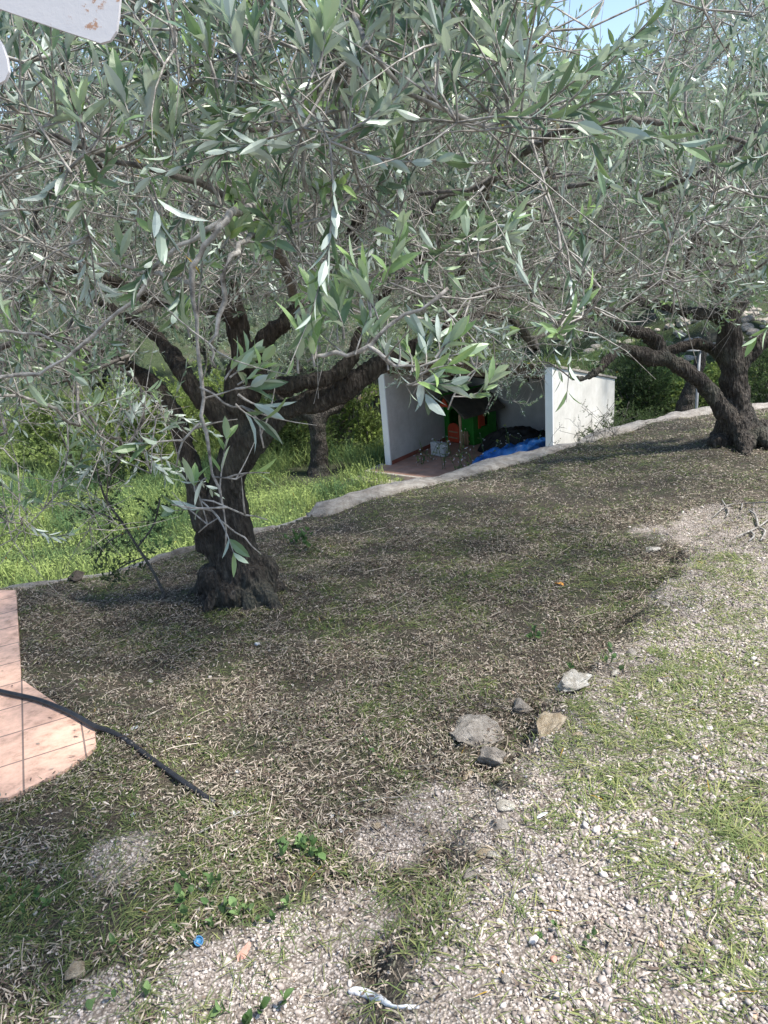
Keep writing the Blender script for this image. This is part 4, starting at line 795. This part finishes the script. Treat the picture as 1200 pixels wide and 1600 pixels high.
for (x, y) in [(-160, 1052), (-60, 1064), (0, 1080), (60, 1094), (110, 1114), (150, 1136)]: p = at_z(x, y, TZL + .014); pts.append([*p, .0128])
for (x, y, h) in [(185, 1155, .024), (260, 1207, .016), (335, 1259, .013)]: p = GT(x, y); pts.append([p[0], p[1], float(up_z(p[0], p[1])) * .0 + p[2] + h, .0124])
c = catmull(pts, .04); m = MB(); m.tube(c[:, :3], c[:, 3], 14)
k = int(len(c) * .72); 
for kk in (k, k + 1): m.tube(c[kk:kk + 2, :3], .0146, 14)
for kk in range(k + 3, len(c) - 1, 4): m.tube(np.array([c[kk, :3], c[kk, :3] + (c[kk + 1, :3] - c[kk, :3]) * .12]), .0131, 14)
tag(m.build('water_pipe', M['pipe_black'], smooth=True), 'black plastic water pipe curving over the pink tiles into the grass', 'pipe'); PIPE = c

# white painted rusty metal plate hanging by the lens's upper left
YP = .36; poly = [(184, 28), (181, 48), (172, 62), (158, 66), (135, 58), (110, 50), (60, 33), (20, 19), (0, 12), (-10, 20), (-8, 55), (3, 72), (10, 92), (13, 112), (8, 124), (-6, 132), (-90, 150), (-150, -160), (210, -160), (188, -20)]
fr = np.array([P(x, y, YP) for x, y in poly]); o0 = fr.mean(0); ax = nrm(fr[0] - fr[10]); nn = nrm(np.cross(ax, nrm(fr[18] - fr[16]))); n_ = len(fr)
m = MB(); hv = fr - o0; m.add(np.vstack([hv - nn * .0012, hv + nn * .0012]), [np.array([list(range(n_))]), np.array([list(range(n_, 2 * n_))[::-1]]), np.array([[i, (i + 1) % n_, n_ + (i + 1) % n_, n_ + i] for i in range(n_)])])
o = m.build('metal_plate', M['painted_metal']); o.location = o0; bevel(o, .0006, 2); tag(o, 'white painted metal plate with small rust spots, close up in the upper left corner', 'plate')

# ------------------------------------------------------------------ rocks
def rock(name, px, py, dims, mat, label, seed, rot=0., sink=.25, cat='rock', group=None, cuts=14, amp=.5):
    v, f = ico(5 if max(dims) > .06 else 3); g = np.random.default_rng(seed); p = v.copy()
    for _ in range(cuts):
        n = nrm(g.normal(size=3)); h = g.uniform(.45, .85); dd = p @ n; p = p - n * np.maximum(dd - h, 0)[:, None] * .92
    p = p * (1 + amp * (vn3(v * 2.2 + seed) - .5)[:, None] + .10 * (vn3(v * 6 + seed) - .5)[:, None] + .05 * (vn3(v * 15 + seed) - .5)[:, None]); p = p * np.array(dims)
    c, s_ = math.cos(rot), math.sin(rot); p = np.column_stack([p[:, 0] * c - p[:, 1] * s_, p[:, 0] * s_ + p[:, 1] * c, p[:, 2]])
    q = GT(px, py); m = MB(); m.add(p, f); o = m.build(name, M[mat], None, True); o.location = (q[0], q[1], TZ1(q[0], q[1]) + dims[2] * (1 - 2 * sink)); tag(o, label, cat, group)
    ROCKS.append((q[0], q[1], dims[0] * .8, dims[1] * .8)); return o
ROCKS = []
rock('rock', 897, 1080, (.10, .068, .052), 'rock_white', 'whitish rock sitting on the terrace, the uppermost of the rock cluster', 2, .1, .08)
rock('rock', 768, 1196, (.078, .05, .055), 'rock_grey', 'pointed grey rock at the lower end of the rock cluster', 5, -.3, .25)
rock('rock', 858, 1140, (.055, .13, .04), 'rock_tan', 'long flat yellowish rock half sunk below the whitish one', 9, -.55, .40)
rock('rock', 748, 1146, (.12, .17, .05), 'rock_grey', 'broad flat grey rock half buried left of the yellowish one', 13, -.5, .47)
rock('rock', 818, 1112, (.06, .06, .035), 'rock_grey', 'small flat grey rock between the broad rock and the whitish one', 17, .4, .3)
rock('rock', 903, 1152, (.024, .018, .014), 'rock_tan', 'small tan stone right of the yellowish rock', 18)
rock('rock', 120, 1527, (.038, .028, .03), 'rock_tan', 'light brown rock in the litter near the lower left corner', 21)
rock('rock', 590, 1296, (.022, .018, .015), 'rock_tan', 'small cream stone in the litter in the lower middle', 23)
rock('rock', 1018, 862, (.06, .035, .03), 'rock_white', 'pale stone in the leaf litter left of the fallen twigs', 24)
rock('rock', 1085, 1490, (.03, .026, .012), 'rock_tan', 'flat tan stone set in the gravel at the lower right', 26)
rock('rock', 770, 1340, (.032, .022, .014), 'rock_white', 'flat cream stone at the gravel edge in the lower middle', 27)
rock('rock', 790, 1535, (.016, .014, .012), 'rock_grey', 'small dark grey stone in the gravel near the bottom', 28)
rock('rock', 402, 1008, (.022, .018, .014), 'paper_white', 'tiny white stone in the litter below the nearest trunk', 29)
rock('rock', 235, 1066, (.02, .017, .014), 'rock_white', 'small pale stone in the litter right of the tiles', 30)
rock('rock', 120, 908, (.085, .07, .06), 'cinder_dark', 'dark stone at the terrace edge behind the pink tiles', 33, .3, .25)
rock('rock', 586, 1394, (.015, .011, .006), 'rock_white', 'thin white stone chip among dry leaves in the lower middle', 34)
rock('rock', 890, 1000, (.02, .016, .012), 'rock_white', 'small white stone above the whitish rock', 35)
rock('rock', 865, 1502, (.011, .009, .008), 'terracotta', 'small orange stone in the lower right gravel', 36)
LEDGE = ['lying below the flat grey rock and the yellowish one', 'just below the pointed grey rock, left of the ledge', 'largest on the ledge under the rock cluster', "in the ledge's dark hollow below the rock cluster", 'halfway down the ledge where the two gravels meet', 'further down the ledge beside the pink gravel patch', "left of the yellowish rock's lower end", 'touching the upper end of the yellowish rock', 'directly right of the whitish rock', 'a hand above and right of the whitish rock', 'at the left foot of the broad flat rock', 'lowest of the ledge stones above the bare soil', 'on the ledge between the orange leaf and the gravel', 'highest on the ledge, below the fallen twigs']
for i, (x, y, s_) in enumerate([(800, 1180, .03), (730, 1215, .035), (790, 1262, .045), (782, 1292, .05), (757, 1335, .035), (735, 1370, .03), (845, 1175, .012), (880, 1125, .014), (960, 1052, .035), (985, 1022, .04), (700, 1190, .014), (690, 1415, .016), (1040, 945, .035), (1075, 890, .03)]):
    rock('ledge_stone', x, y, (s_, s_ * .8, s_ * .55), ['rock_grey', 'rock_tan', 'rock_white'][i % 3] if i % 5 else 'rock_grey', 'small rough stone ' + LEDGE[i], 140 + i, i * .9, .44, group='small stones along the gravel ledge')
# bone white root
pts = []
for (x, y, h, r_) in [(545, 1553, .008, .006), (560, 1553, .010, .0115), (580, 1560, .010, .0115), (600, 1568, .008, .009), (615, 1575, .006, .0045), (635, 1577, .006, .006), (655, 1575, .004, .004)]: p = GT(x, y); pts.append([p[0], p[1], p[2] + h, r_])
c = catmull(pts, .008); m = MB(); m.tube(c[:, :3], c[:, 3], 12, wob=.25); tag(m.build('root', M['paper_white'], smooth=True), 'bone white dry root lying across the bare soil at the bottom', 'root')
# orange leaf, blue cap ring, pink tile shard, plastic scraps
def flat_leaf(name, px, py, L, Wd, ang, mat, label, cat, lift=.012, tilt=.25):
    p = GT(px, py); m = MB(); d = np.array([[math.cos(ang), math.sin(ang), tilt]]); leaves(m, np.zeros((1, 3)) - d * L / 2, d, np.array([[0, 0, 1.]]) + .2, np.array([L]), np.array([Wd]), np.zeros(1), 0, .2, .3)
    o = m.build(name, M[mat], None, True); o.location = (p[0], p[1], TZ1(p[0], p[1]) + lift); md = o.modifiers.new('s', 'SOLIDIFY'); md.thickness = .0006; return tag(o, label, cat)
flat_leaf('dry_leaf', 873, 916, .075, .030, 2.4, 'orange_leaf', 'bright orange fallen leaf lying on the terrace', 'leaf', .02)
flat_leaf('dry_leaf', 847, 1278, .05, .008, .5, 'paper_white', 'pale dry leaf on the gravel right of the rock cluster', 'leaf')
p = GT(312, 1478); m = MB(); th = np.linspace(0, 2 * np.pi, 25); m.tube([(.0125 * math.cos(a), .0125 * math.sin(a), .0) for a in th], .0022, 6, cap=False); m.tube([(0, 0, -.004), (0, 0, -.0025)], .0125, 20); o = m.build('bottle_cap', M['blue_cap'], None, True); o.location = (p[0], p[1], TZ1(p[0], p[1]) + .014); o.rotation_euler = (.55, .5, .2); tag(o, 'blue plastic bottle cap lying on the gravel at the lower left', 'bottle cap')
p = GT(382, 1494); m = MB(); m.prism([(-.030, -.006), (-.012, -.012), (.012, -.006), (.03, .002), (.030, .007), (.01, .009), (-.02, .006)], 0, .007, 'z'); o = bevel(m.build('tile_shard', M['terracotta']), .0015); o.location = (p[0], p[1], TZ1(p[0], p[1]) + .006); o.rotation_euler = (.06, -.04, .95); tag(o, 'salmon pink shard of tile on the gravel at the bottom', 'tile shard')
def scrap(px, py, s_, label, seed):
    v, f = ico(3); g = np.random.default_rng(seed); p = v * (1 + .9 * (vn3(v * 2.5 + seed * 3.1) - .5)[:, None] + .5 * (vn3(v * 6 + seed) - .5)[:, None]) * np.array([s_, s_ * .75, s_ * .4]); q = GT(px, py)
    m = MB(); m.add(p, f); o = m.build('paper_scrap', M['paper_white']); o.location = (q[0], q[1], TZ1(q[0], q[1]) + s_ * .3); o.rotation_euler[2] = seed; tag(o, label, 'paper scrap', 'crumpled white scraps')
scrap(210, 1140, .017, 'crumpled whitish scrap caught over the black pipe', 1); scrap(372, 1207, .013, 'crumpled white scrap right of the pipe\'s end', 2); scrap(368, 1272, .016, 'pale torn scrap just below the open end of the pipe', 3)
scrap(208, 1274, .010, 'whitish scrap in the litter below the pink tiles', 4); scrap(430, 1368, .006, 'tiny white scrap in the lower left weeds', 5); scrap(197, 1150, .012, 'small grey white scrap beside the larger one on the pipe', 6); scrap(52, 1350, .014, 'pale greenish scrap at the left edge of the litter', 7); scrap(533, 1300, .008, 'small white scrap left of the cream stone', 8); scrap(213, 1172, .008, 'white fleck just below the pipe joint', 9); scrap(518, 1278, .009, 'greyish scrap in the middle of the lower litter', 10)
# fallen twigs, right
def fallen(rows, label, r_=.004):
    m = MB()
    for pts in rows:
        L = []
        for k, (x, y) in enumerate(pts): p = GT(x, y); L.append([p[0], p[1], TZ1(p[0], p[1]) + .012 + .012 * (k % 2), r_ * (1 - .12 * k)])
        c = catmull(L, .03); m.tube(c[:, :3], np.maximum(c[:, 3], .001), 5)
    tag(m.build('fallen_twig', M['twig'], smooth=True), label, 'twig')
fallen([[(1270, 795), (1205, 790), (1160, 789), (1135, 795), (1112, 812)], [(1160, 789), (1158, 800)], [(1178, 790), (1176, 802)], [(1135, 795), (1128, 786)], [(1135, 795), (1138, 806), (1132, 812)]], 'long pale fallen twig with short spurs, the upper one at the right edge', .007)
fallen([[(1270, 790), (1210, 812), (1185, 826), (1165, 838), (1150, 842)], [(1185, 826), (1180, 810), (1170, 800)], [(1185, 826), (1195, 835), (1188, 848)], [(1172, 832), (1178, 842), (1170, 848)]], 'white fallen twig branching at the right edge, below the longer one', .009)
fallen([[(310, 1308), (360, 1287), (395, 1276), (420, 1270)], [(360, 1287), (372, 1280)]], 'dry twig lying beside the open end of the pipe', .0022); fallen([[(535, 1262), (590, 1256), (640, 1250)]], 'thin dry twig in the lower middle litter', .002)
fallen([[(905, 1585), (880, 1555), (850, 1500)], [(880, 1555), (860, 1560)]], 'thin dark twig on the gravel at the bottom', .002)

# broad-leaved weeds
def weed(px, py, n, h, ll, label, seed, mat='weed_leaf', young=.2, spread=.05, lwf=.32):
    g = np.random.default_rng(seed); q = GT(px, py); rt = empty('weed', (q[0], q[1], TZ1(q[0], q[1])), label=label, cat='weed', group=None); lm, tm = MB(), MB(); b = np.column_stack([g.normal(0, spread, n), g.normal(0, spread, n), np.full(n, 0.)])
    shoots(lm, tm, b, nrm(np.column_stack([g.normal(0, .5, n), g.normal(0, .5, n), np.ones(n)])), g.uniform(.5, 1, n) * h, g, lod=0, ll=ll, lw=ll * lwf, sp=.02, bare=0, young=young, r0=.0012); crown(rt, lm, tm, None, M[mat], M['weed_leaf'], M['weed_leaf'], 'foliage')
weed(470, 1335, 9, .05, .04, 'dark green weed with soft leaves in the lower left', 1); weed(400, 1440, 6, .03, .03, 'pale green low weed left of the gravel patch', 2, young=.6); weed(170, 1560, 5, .04, .032, 'two lobed pale weed near the lower left corner', 3, young=.7); weed(410, 1590, 6, .04, .04, 'green weed cut by the bottom edge of the picture', 4)
weed(590, 1175, 4, .04, .02, 'small weed left of the rock cluster', 5); weed(935, 1045, 6, .05, .035, 'dark weed behind the whitish rock', 6); weed(330, 1400, 12, .06, .035, 'spreading weed in the shaded lower left litter', 7, spread=.09); weed(55, 1420, 9, .05, .03, 'leafy weed at the left edge near the bottom', 8, spread=.06); weed(905, 1480, 4, .04, .02, 'little weed in the lower right gravel', 9)
weed(850, 1000, 5, .05, .035, 'small green weed above the rocks', 10); weed(470, 850, 8, .12, .05, 'green weed tuft right of the nearest trunk', 11, spread=.08); weed(240, 860, 6, .1, .04, 'weed at the foot of the nearest trunk, left side', 12, spread=.08)
# tall flowering weeds by the shelter: thin stalks with pale heads
def tall_weed(p, h, label, seed, n=3):
    g = np.random.default_rng(seed); rt = empty('tall_weed', p, label=label, cat='weed', group='flowering weeds before the shelter'); tm, lm, fm = MB(), MB(), MB()
    for k in range(n):
        top = np.array([g.normal(0, .22), g.normal(0, .15), h * g.uniform(.6, 1)]); c = catmull([(g.normal(0, .04), g.normal(0, .04), 0), tuple(top * .5 + g.normal(0, .04, 3)), tuple(top)], .08); tm.tube(c, .005, 4); kk = g.integers(2, len(c), 4)
        shoots(lm, tm, c[kk], nrm(g.normal(0, 1, (4, 3)) + [0, 0, .6]), g.uniform(.06, .2, 4), g, lod=2, ll=.045, lw=.012, bare=.2, young=.7, r0=.003)
        b = np.vstack([top[None], c[kk[:3]] + g.normal(0, .08, (3, 3))]); b = np.repeat(b, 4, 0); leaves(fm, b, g.normal(0, 1, (len(b), 3)) + [0, 0, .5], g.normal(0, 1, (len(b), 3)), np.full(len(b), .028), np.full(len(b), .009), np.zeros(len(b)), 2)
    crown(rt, lm, tm, fm, M['meadow'], M['meadow'], M['paper_white'], 'foliage')
for i, (x, y, h) in enumerate([(672, 722, .7), (694, 735, .9), (716, 738, 1.1), (735, 740, .9), (660, 728, .5), (748, 742, .8), (770, 735, 1.2), (800, 728, 1.3), (822, 720, .9)]):
    q = at_z(x, y + 6, LOW + .04); tall_weed(q, h, ['flowering weed in front of the concrete block', 'flowering weed before the playhouse post', 'tall flowering weed before the playhouse door', 'flowering weed between the playhouse and the tarpaulin', 'short flowering weed left of the block', 'flowering weed at the left tip of the tarpaulin', 'tall flowering weed before the blue tarpaulin', 'tallest flowering weed standing before the blue tarpaulin', 'flowering weed at the right of the blue tarpaulin'][i], 60 + i)
for i, (x, y, h, lab) in enumerate([(938, 690, .75, 'dry thin weed against the right outer wall of the shelter'), (905, 700, .5, 'small dry weed near the front of the shelter\'s right wall'), (962, 682, .6, 'dry weed by the back corner of the shelter\'s right wall')]):
    q = GT(x, y); q = np.array([q[0], q[1], TZ1(q[0], q[1]) - .02]); g = np.random.default_rng(90 + i); rt = empty('dry_weed', q, label=lab, cat='weed'); tm, lm = MB(), MB()
    for k in range(7):
        c = catmull([(g.normal(0, .06), 0, 0), (g.normal(0, .1), g.normal(0, .05), h * .3), (g.normal(0, .2), g.normal(0, .1), h * g.uniform(.45, .8))], .05); tm.tube(c, .0022, 4); kk = g.integers(1, len(c), 7); shoots(lm, tm, c[kk], nrm(g.normal(0, 1, (7, 3))), g.uniform(.04, .12, 7), g, lod=2, ll=.02, lw=.005, bare=.3, young=.1, r0=.0013)
    crown(rt, lm, tm, None, M['dark_leaf'], M['branch'], M['branch'], 'foliage')

# ------------------------------------------------------------------ ground cover
g = np.random.default_rng(77)
def sample(n, x0, x1, y0, y1):
    x = g.uniform(x0, x1, n); y = g.uniform(y0, y1, n); z = up_z(x, y); p = np.column_stack([x, y, z]); k = in_view(p, 1.25) & (sdist(x, y, EDGE) > .02); p = p[k]; p[:, 2] = TZ(p[:, 0], p[:, 1]); return p
_pv = np.array([(p[0], p[1]) for p in ring])
def in_poly(x, y, poly):
    c = np.zeros(len(x), bool); j = len(poly) - 1
    for i in range(len(poly)):
        xi, yi = poly[i]; xj, yj = poly[j]; c ^= ((yi > y) != (yj > y)) & (x < (xj - xi) * (y - yi) / (yj - yi + 1e-12) + xi); j = i
    return c
def clear(p, m=0.0): k = ~in_poly(p[:, 0], p[:, 1], _pv); return p[k]
def zones(p):
    d = np.linalg.norm(p - CAM, axis=1); return d
P0 = np.vstack([sample(150000, -2.6, 2.6, .6, 3.2), sample(240000, -4.5, 4.5, 3.2, 6.2), sample(220000, -6, 8.5, 6.2, 12)]); P0 = clear(P0)
gr = grit(P0[:, 0], P0[:, 1]); f1 = fbm(P0[:, 0] * 1.7, P0[:, 1] * 1.7, 2); f2 = fbm(P0[:, 0] * 5, P0[:, 1] * 5, 3)
side = sdist(P0[:, 0], P0[:, 1], PATH)
pr = (1 - .94 * gr) * (.15 + 1.5 * sstep(.3, .7, f2)) * (1 - bare_soil(P0[:, 0], P0[:, 1])); pr = np.where(side > .0, pr + .10 + .16 * sstep(3, 5.5, P0[:, 1]), pr); k = g.random(len(P0)) < pr; L0 = P0[k]
d = zones(L0); n = len(L0); print('litter', n); ang = g.uniform(0, 2 * np.pi, n); dr = np.column_stack([np.cos(ang), np.sin(ang), g.normal(0, .22, n)])
sc_ = np.interp(d, [0, 3, 6, 12], [1, 1.0, 1.2, 1.6]); base = L0 + np.column_stack([np.zeros((n, 2)), g.uniform(.001, .026, n)]); up = np.column_stack([g.normal(0, .55, (n, 2)), np.ones(n)])
ln = (.011 + .030 * g.random(n) ** 1.6) * sc_; wd = g.uniform(.0014, .0032, n) * sc_; mb = MB()
for ld, kk in ((1, d < 3.4), (2, d >= 3.4)): leaves(mb, base[kk] - dr[kk] * ln[kk, None] / 2, dr[kk], up[kk], ln[kk], wd[kk], np.zeros(kk.sum()), ld, .25, .5)
k = g.choice(len(L0), 5200, replace=False); u_ = np.linspace(0, 1, 4); a_ = g.uniform(0, 6.28, 5200); D_ = np.column_stack([np.cos(a_), np.sin(a_), g.normal(0, .06, 5200)]); Ls = g.uniform(.03, .13, 5200)
C = (L0[k] + [0, 0, .016])[:, None] + D_[:, None] * Ls[:, None, None] * u_[None, :, None] + (g.normal(0, .3, (5200, 3)) * [1, 1, .1] * Ls[:, None])[:, None] * (u_ ** 2)[None, :, None]; ctubes(mb, C, g.uniform(.0007, .0017, (5200, 1)) * np.ones((1, 4)), 3)
xy = np.column_stack([g.uniform(-3.2, -1, 2600), g.uniform(1.6, 4.2, 2600)]); e_ = np.abs(sdist(xy[:, 0], xy[:, 1], PAV[0])); kk = in_poly(xy[:, 0], xy[:, 1], _pv) & (g.random(2600) < .05 + .6 * np.exp(-e_ / .035)); xy = xy[kk]; m_ = len(xy); a_ = g.uniform(0, 6.28, m_)
leaves(mb, np.column_stack([xy, np.full(m_, TZL + .004)]), np.column_stack([np.cos(a_), np.sin(a_), np.zeros(m_)]), np.column_stack([g.normal(0, .2, (m_, 2)), np.ones(m_)]), g.uniform(.012, .035, m_), g.uniform(.002, .004, m_), np.zeros(m_), 1, -.1, .4)
tag(mb.build('leaf_litter', M['litter'], attr='tint'), 'dry olive leaves covering the terrace', 'leaf litter', kind='stuff')
# short grass
Q = np.vstack([sample(190000, -2.6, 2.6, .6, 3.2), sample(210000, -4.5, 4.5, 3.2, 6.2), sample(260000, -6, 8.5, 6.2, 12)]); Q = clear(Q)
gr = grit(Q[:, 0], Q[:, 1]); f1 = fbm(Q[:, 0] * 1.9 + 4, Q[:, 1] * 1.9, 1, 3); f2 = fbm(Q[:, 0] * 11, Q[:, 1] * 11, 4, 3); side = sdist(Q[:, 0], Q[:, 1], PATH)
def blob(Q, l):
    b = np.zeros(len(Q))
    for (px, py, r, a) in l: c = GT(px, py); b = np.maximum(b, a * (1 - sstep(.4, 1.1, np.hypot(Q[:, 0] - c[0], Q[:, 1] - c[1]) / r)))
    return b
bl = blob(Q, [(1060, 1095, .36, 1), (960, 1180, .30, 1), (1000, 1160, .34, .9), (1130, 1270, .32, 1), (1180, 1330, .28, 1), (1080, 1350, .26, .9), (910, 1290, .22, .6), (1000, 1240, .26, .8), (1150, 1400, .2, .8), (1080, 970, .4, .6), (960, 1530, .1, .8), (380, 1270, .20, .8), (440, 1320, .2, .9), (330, 1370, .22, .9), (250, 1420, .2, .8), (120, 1400, .2, .7), (1180, 1180, .3, .5), (1150, 940, .5, .6), (780, 1440, .1, .7), (700, 1420, .06, .6), (230, 1570, .12, .6), (60, 1580, .15, .6), (640, 1230, .12, .4), (1130, 1000, .4, .5), (660, 770, .5, .6), (950, 720, 1.2, .5), (450, 880, .4, .5), (1150, 1430, .15, .5)])
den = np.where(side > 0, .10 + .10 * sstep(1.8, 3, Q[:, 1]) + .95 * sstep(.46, .56, f1), .16 + .8 * sstep(.46, .60, f1)) * sstep(.32, .58, f2) * (1 - .8 * gr * (side < 0)); den = np.maximum(den * .85, bl * (.5 + .5 * sstep(.35, .6, f2)))
k = g.random(len(Q)) < den * np.where(side > 0, .66, .8); Q = Q[k]; side = side[k]; d = zones(Q); n = len(Q); print('grass', n)
ang = g.uniform(0, 2 * np.pi, n) * .6 + vn(Q[:, 0] * 6, Q[:, 1] * 6, 2) * 9; lean = g.uniform(.1, .75, n) ** .8; dr = np.column_stack([np.cos(ang), np.sin(ang), lean]); dr = nrm(dr); ln = g.uniform(.025, .085, n) * np.interp(d, [0, 5, 12], [1, 1, 1.3]); rs = np.where(side > 0, 1.12, 1.); ln = ln * rs; wd = g.uniform(.0008, .0015, n) * rs * np.interp(d, [0, 2, 5, 12], [1, 1.0, 1.9, 3.2])
mb = MB(); ty = np.clip(g.beta(1.0, 2.6, n) + np.where(side > 0, .08, 0), 0, 1)
for ld, kk in ((1, d < 3.0), (2, d >= 3.0)): leaves(mb, Q[kk] + [0, 0, .002], dr[kk], np.column_stack([np.zeros((kk.sum(), 2)), np.ones(kk.sum())]), ln[kk], wd[kk], ty[kk], ld, .45, .1)
tag(mb.build('grass', M['grass'], attr='tint'), 'thin mown grass on the terrace', 'grass', kind='stuff')
# gravel
Q = np.vstack([sample(80000, -1.6, 2.6, .6, 2.2), sample(60000, -2, 3.4, 2.2, 4), sample(52000, -1, 7, 4, 9)]); Q = clear(Q); gr = grit(Q[:, 0], Q[:, 1]); cl = fbm(Q[:, 0] * 7, Q[:, 1] * 7, 1)
k = g.random(len(Q)) < np.where(gr > .4, .12 + .8 * sstep(.40, .60, cl), .025); Q = Q[k]; d = zones(Q); n = len(Q); print('pebbles', n); mb = MB()
sz = np.clip(.0034 * np.exp(g.normal(0, .42, n)), .0014, .011) * np.interp(d, [1.5, 4, 8], [1, 1.15, 1.8]) * np.where(sdist(Q[:, 0], Q[:, 1], PATH) > .3, 1.3, 1)
for sub, kk in ((2, d < 2.1), (1, d >= 2.1)):
    v, f = ico(sub); m_ = kk.sum(); j = 1 + .28 * (np.random.default_rng(sub).random((m_, len(v), 1)) - .5) * (1 if sub == 1 else .7); a = g.uniform(0, 6.28, m_); V = v[None] * j * np.stack([g.uniform(.8, 1.35, m_), g.uniform(.7, 1.1, m_), g.uniform(.5, .85, m_)], -1)[:, None] * sz[kk][:, None, None]
    ca, sa = np.cos(a)[:, None], np.sin(a)[:, None]; tl = g.normal(0, .3, (m_, 1)); x = V[..., 0] * ca - V[..., 1] * sa; y = V[..., 0] * sa + V[..., 1] * ca; V = np.stack([x, y, V[..., 2] + tl * x], -1) + Q[kk][:, None] + np.array([0, 0, .002])
    mb.add(V.reshape(-1, 3), (np.arange(m_)[:, None, None] * len(v) + f[None]).reshape(-1, 3))
tag(mb.build('gravel', M['pebble'], smooth=True), 'pale pinkish gravel on the terrace', 'gravel', kind='stuff')
# meadow grass and yellow green weeds on the lower level
N = 330000; x = g.uniform(-16, 10, N); y = g.uniform(9, 27, N); q = np.column_stack([x, y, LZ(x, y)]); lx = (x - SL[0]) * sx[0] + (y - SL[1]) * sx[1]; ly = (x - SL[0]) * sy[0] + (y - SL[1]) * sy[1]
k = in_view(q, 1.1) & (sdist(x, y, EDGE) < -.3) & ~((lx > -.2) & (lx < SW + .4) & (ly > -.75) & (ly < SD + .1)) & ~in_poly(x, y, [(p[0], p[1]) for p in pp + pq]); q = q[k]
px, py, z = project(q); f1 = fbm(q[:, 0] * .6, q[:, 1] * .6, 1); f2 = fbm(q[:, 0] * 2, q[:, 1] * 2, 2); dt = np.hypot(q[:, 0] - b3[0], q[:, 1] - b3[1])
k = g.random(len(q)) < (.25 + .9 * f2) * sstep(.4, 1.3, dt) * np.where(q[:, 0] > 1.0 + .3 * (q[:, 1] - 14), .7, 1); q = q[k]; f1 = f1[k]; n = len(q); print('meadow', n)
tall = .45 + 1.3 * sstep(.35, .7, f1) * g.uniform(.5, 1.3, n); dr = np.column_stack([g.normal(0, .3, (n, 2)), np.ones(n)]); ln = g.uniform(.14, .46, n) * tall; wd = g.uniform(.004, .009, n); yl = np.clip(sstep(.42, .62, fbm(q[:, 0] * .9 + 3, q[:, 1] * .9, 4)) * .8 + .45 * sstep(14.5, 12.5, q[:, 1]) + g.normal(0, .2, n), 0, 1)  # near strip tinted yellower and brighter: sunlight put into the grass colour
mb = MB(); leaves(mb, q, dr, np.column_stack([g.normal(0, 1, (n, 2)), np.full(n, .3)]), ln, wd, yl, 2, .4, .1); m2 = n * 2 // 3; b = q[:m2] + np.column_stack([g.normal(0, .05, (m2, 2)), g.uniform(.03, .34, m2) * tall[:m2]])
leaves(mb, b, np.column_stack([g.normal(0, 1, (m2, 2)), g.uniform(-.2, .8, m2)]), np.column_stack([g.normal(0, .5, (m2, 2)), np.ones(m2)]), g.uniform(.03, .07, m2), g.uniform(.010, .02, m2), np.clip(yl[:m2] + .15, 0, 1), 2)
tag(mb.build('meadow_grass', M['meadow'], attr='tint'), 'lush green grass and weeds on the lower level', 'grass', kind='stuff')
# rubble on the bank at the right
v, f = ico(2); mb = MB(); n = 420; x = g.uniform(5, 16, n); y = g.uniform(17, 27, n); z = LZ(x, y); r_ = g.uniform(.06, .26, n)
for a, b, c_, r in zip(x, y, z, r_): mb.add(v * (1 + .5 * (vn3(v * 1.7 + a * 7) - .5)[:, None]) * np.array([r, r * .8, r * .6]) + [a, b, c_], f)
tag(mb.build('rubble', M['rock_grey']), 'grey rubble stones on the bank behind the shelter', 'rubble', kind='stuff')
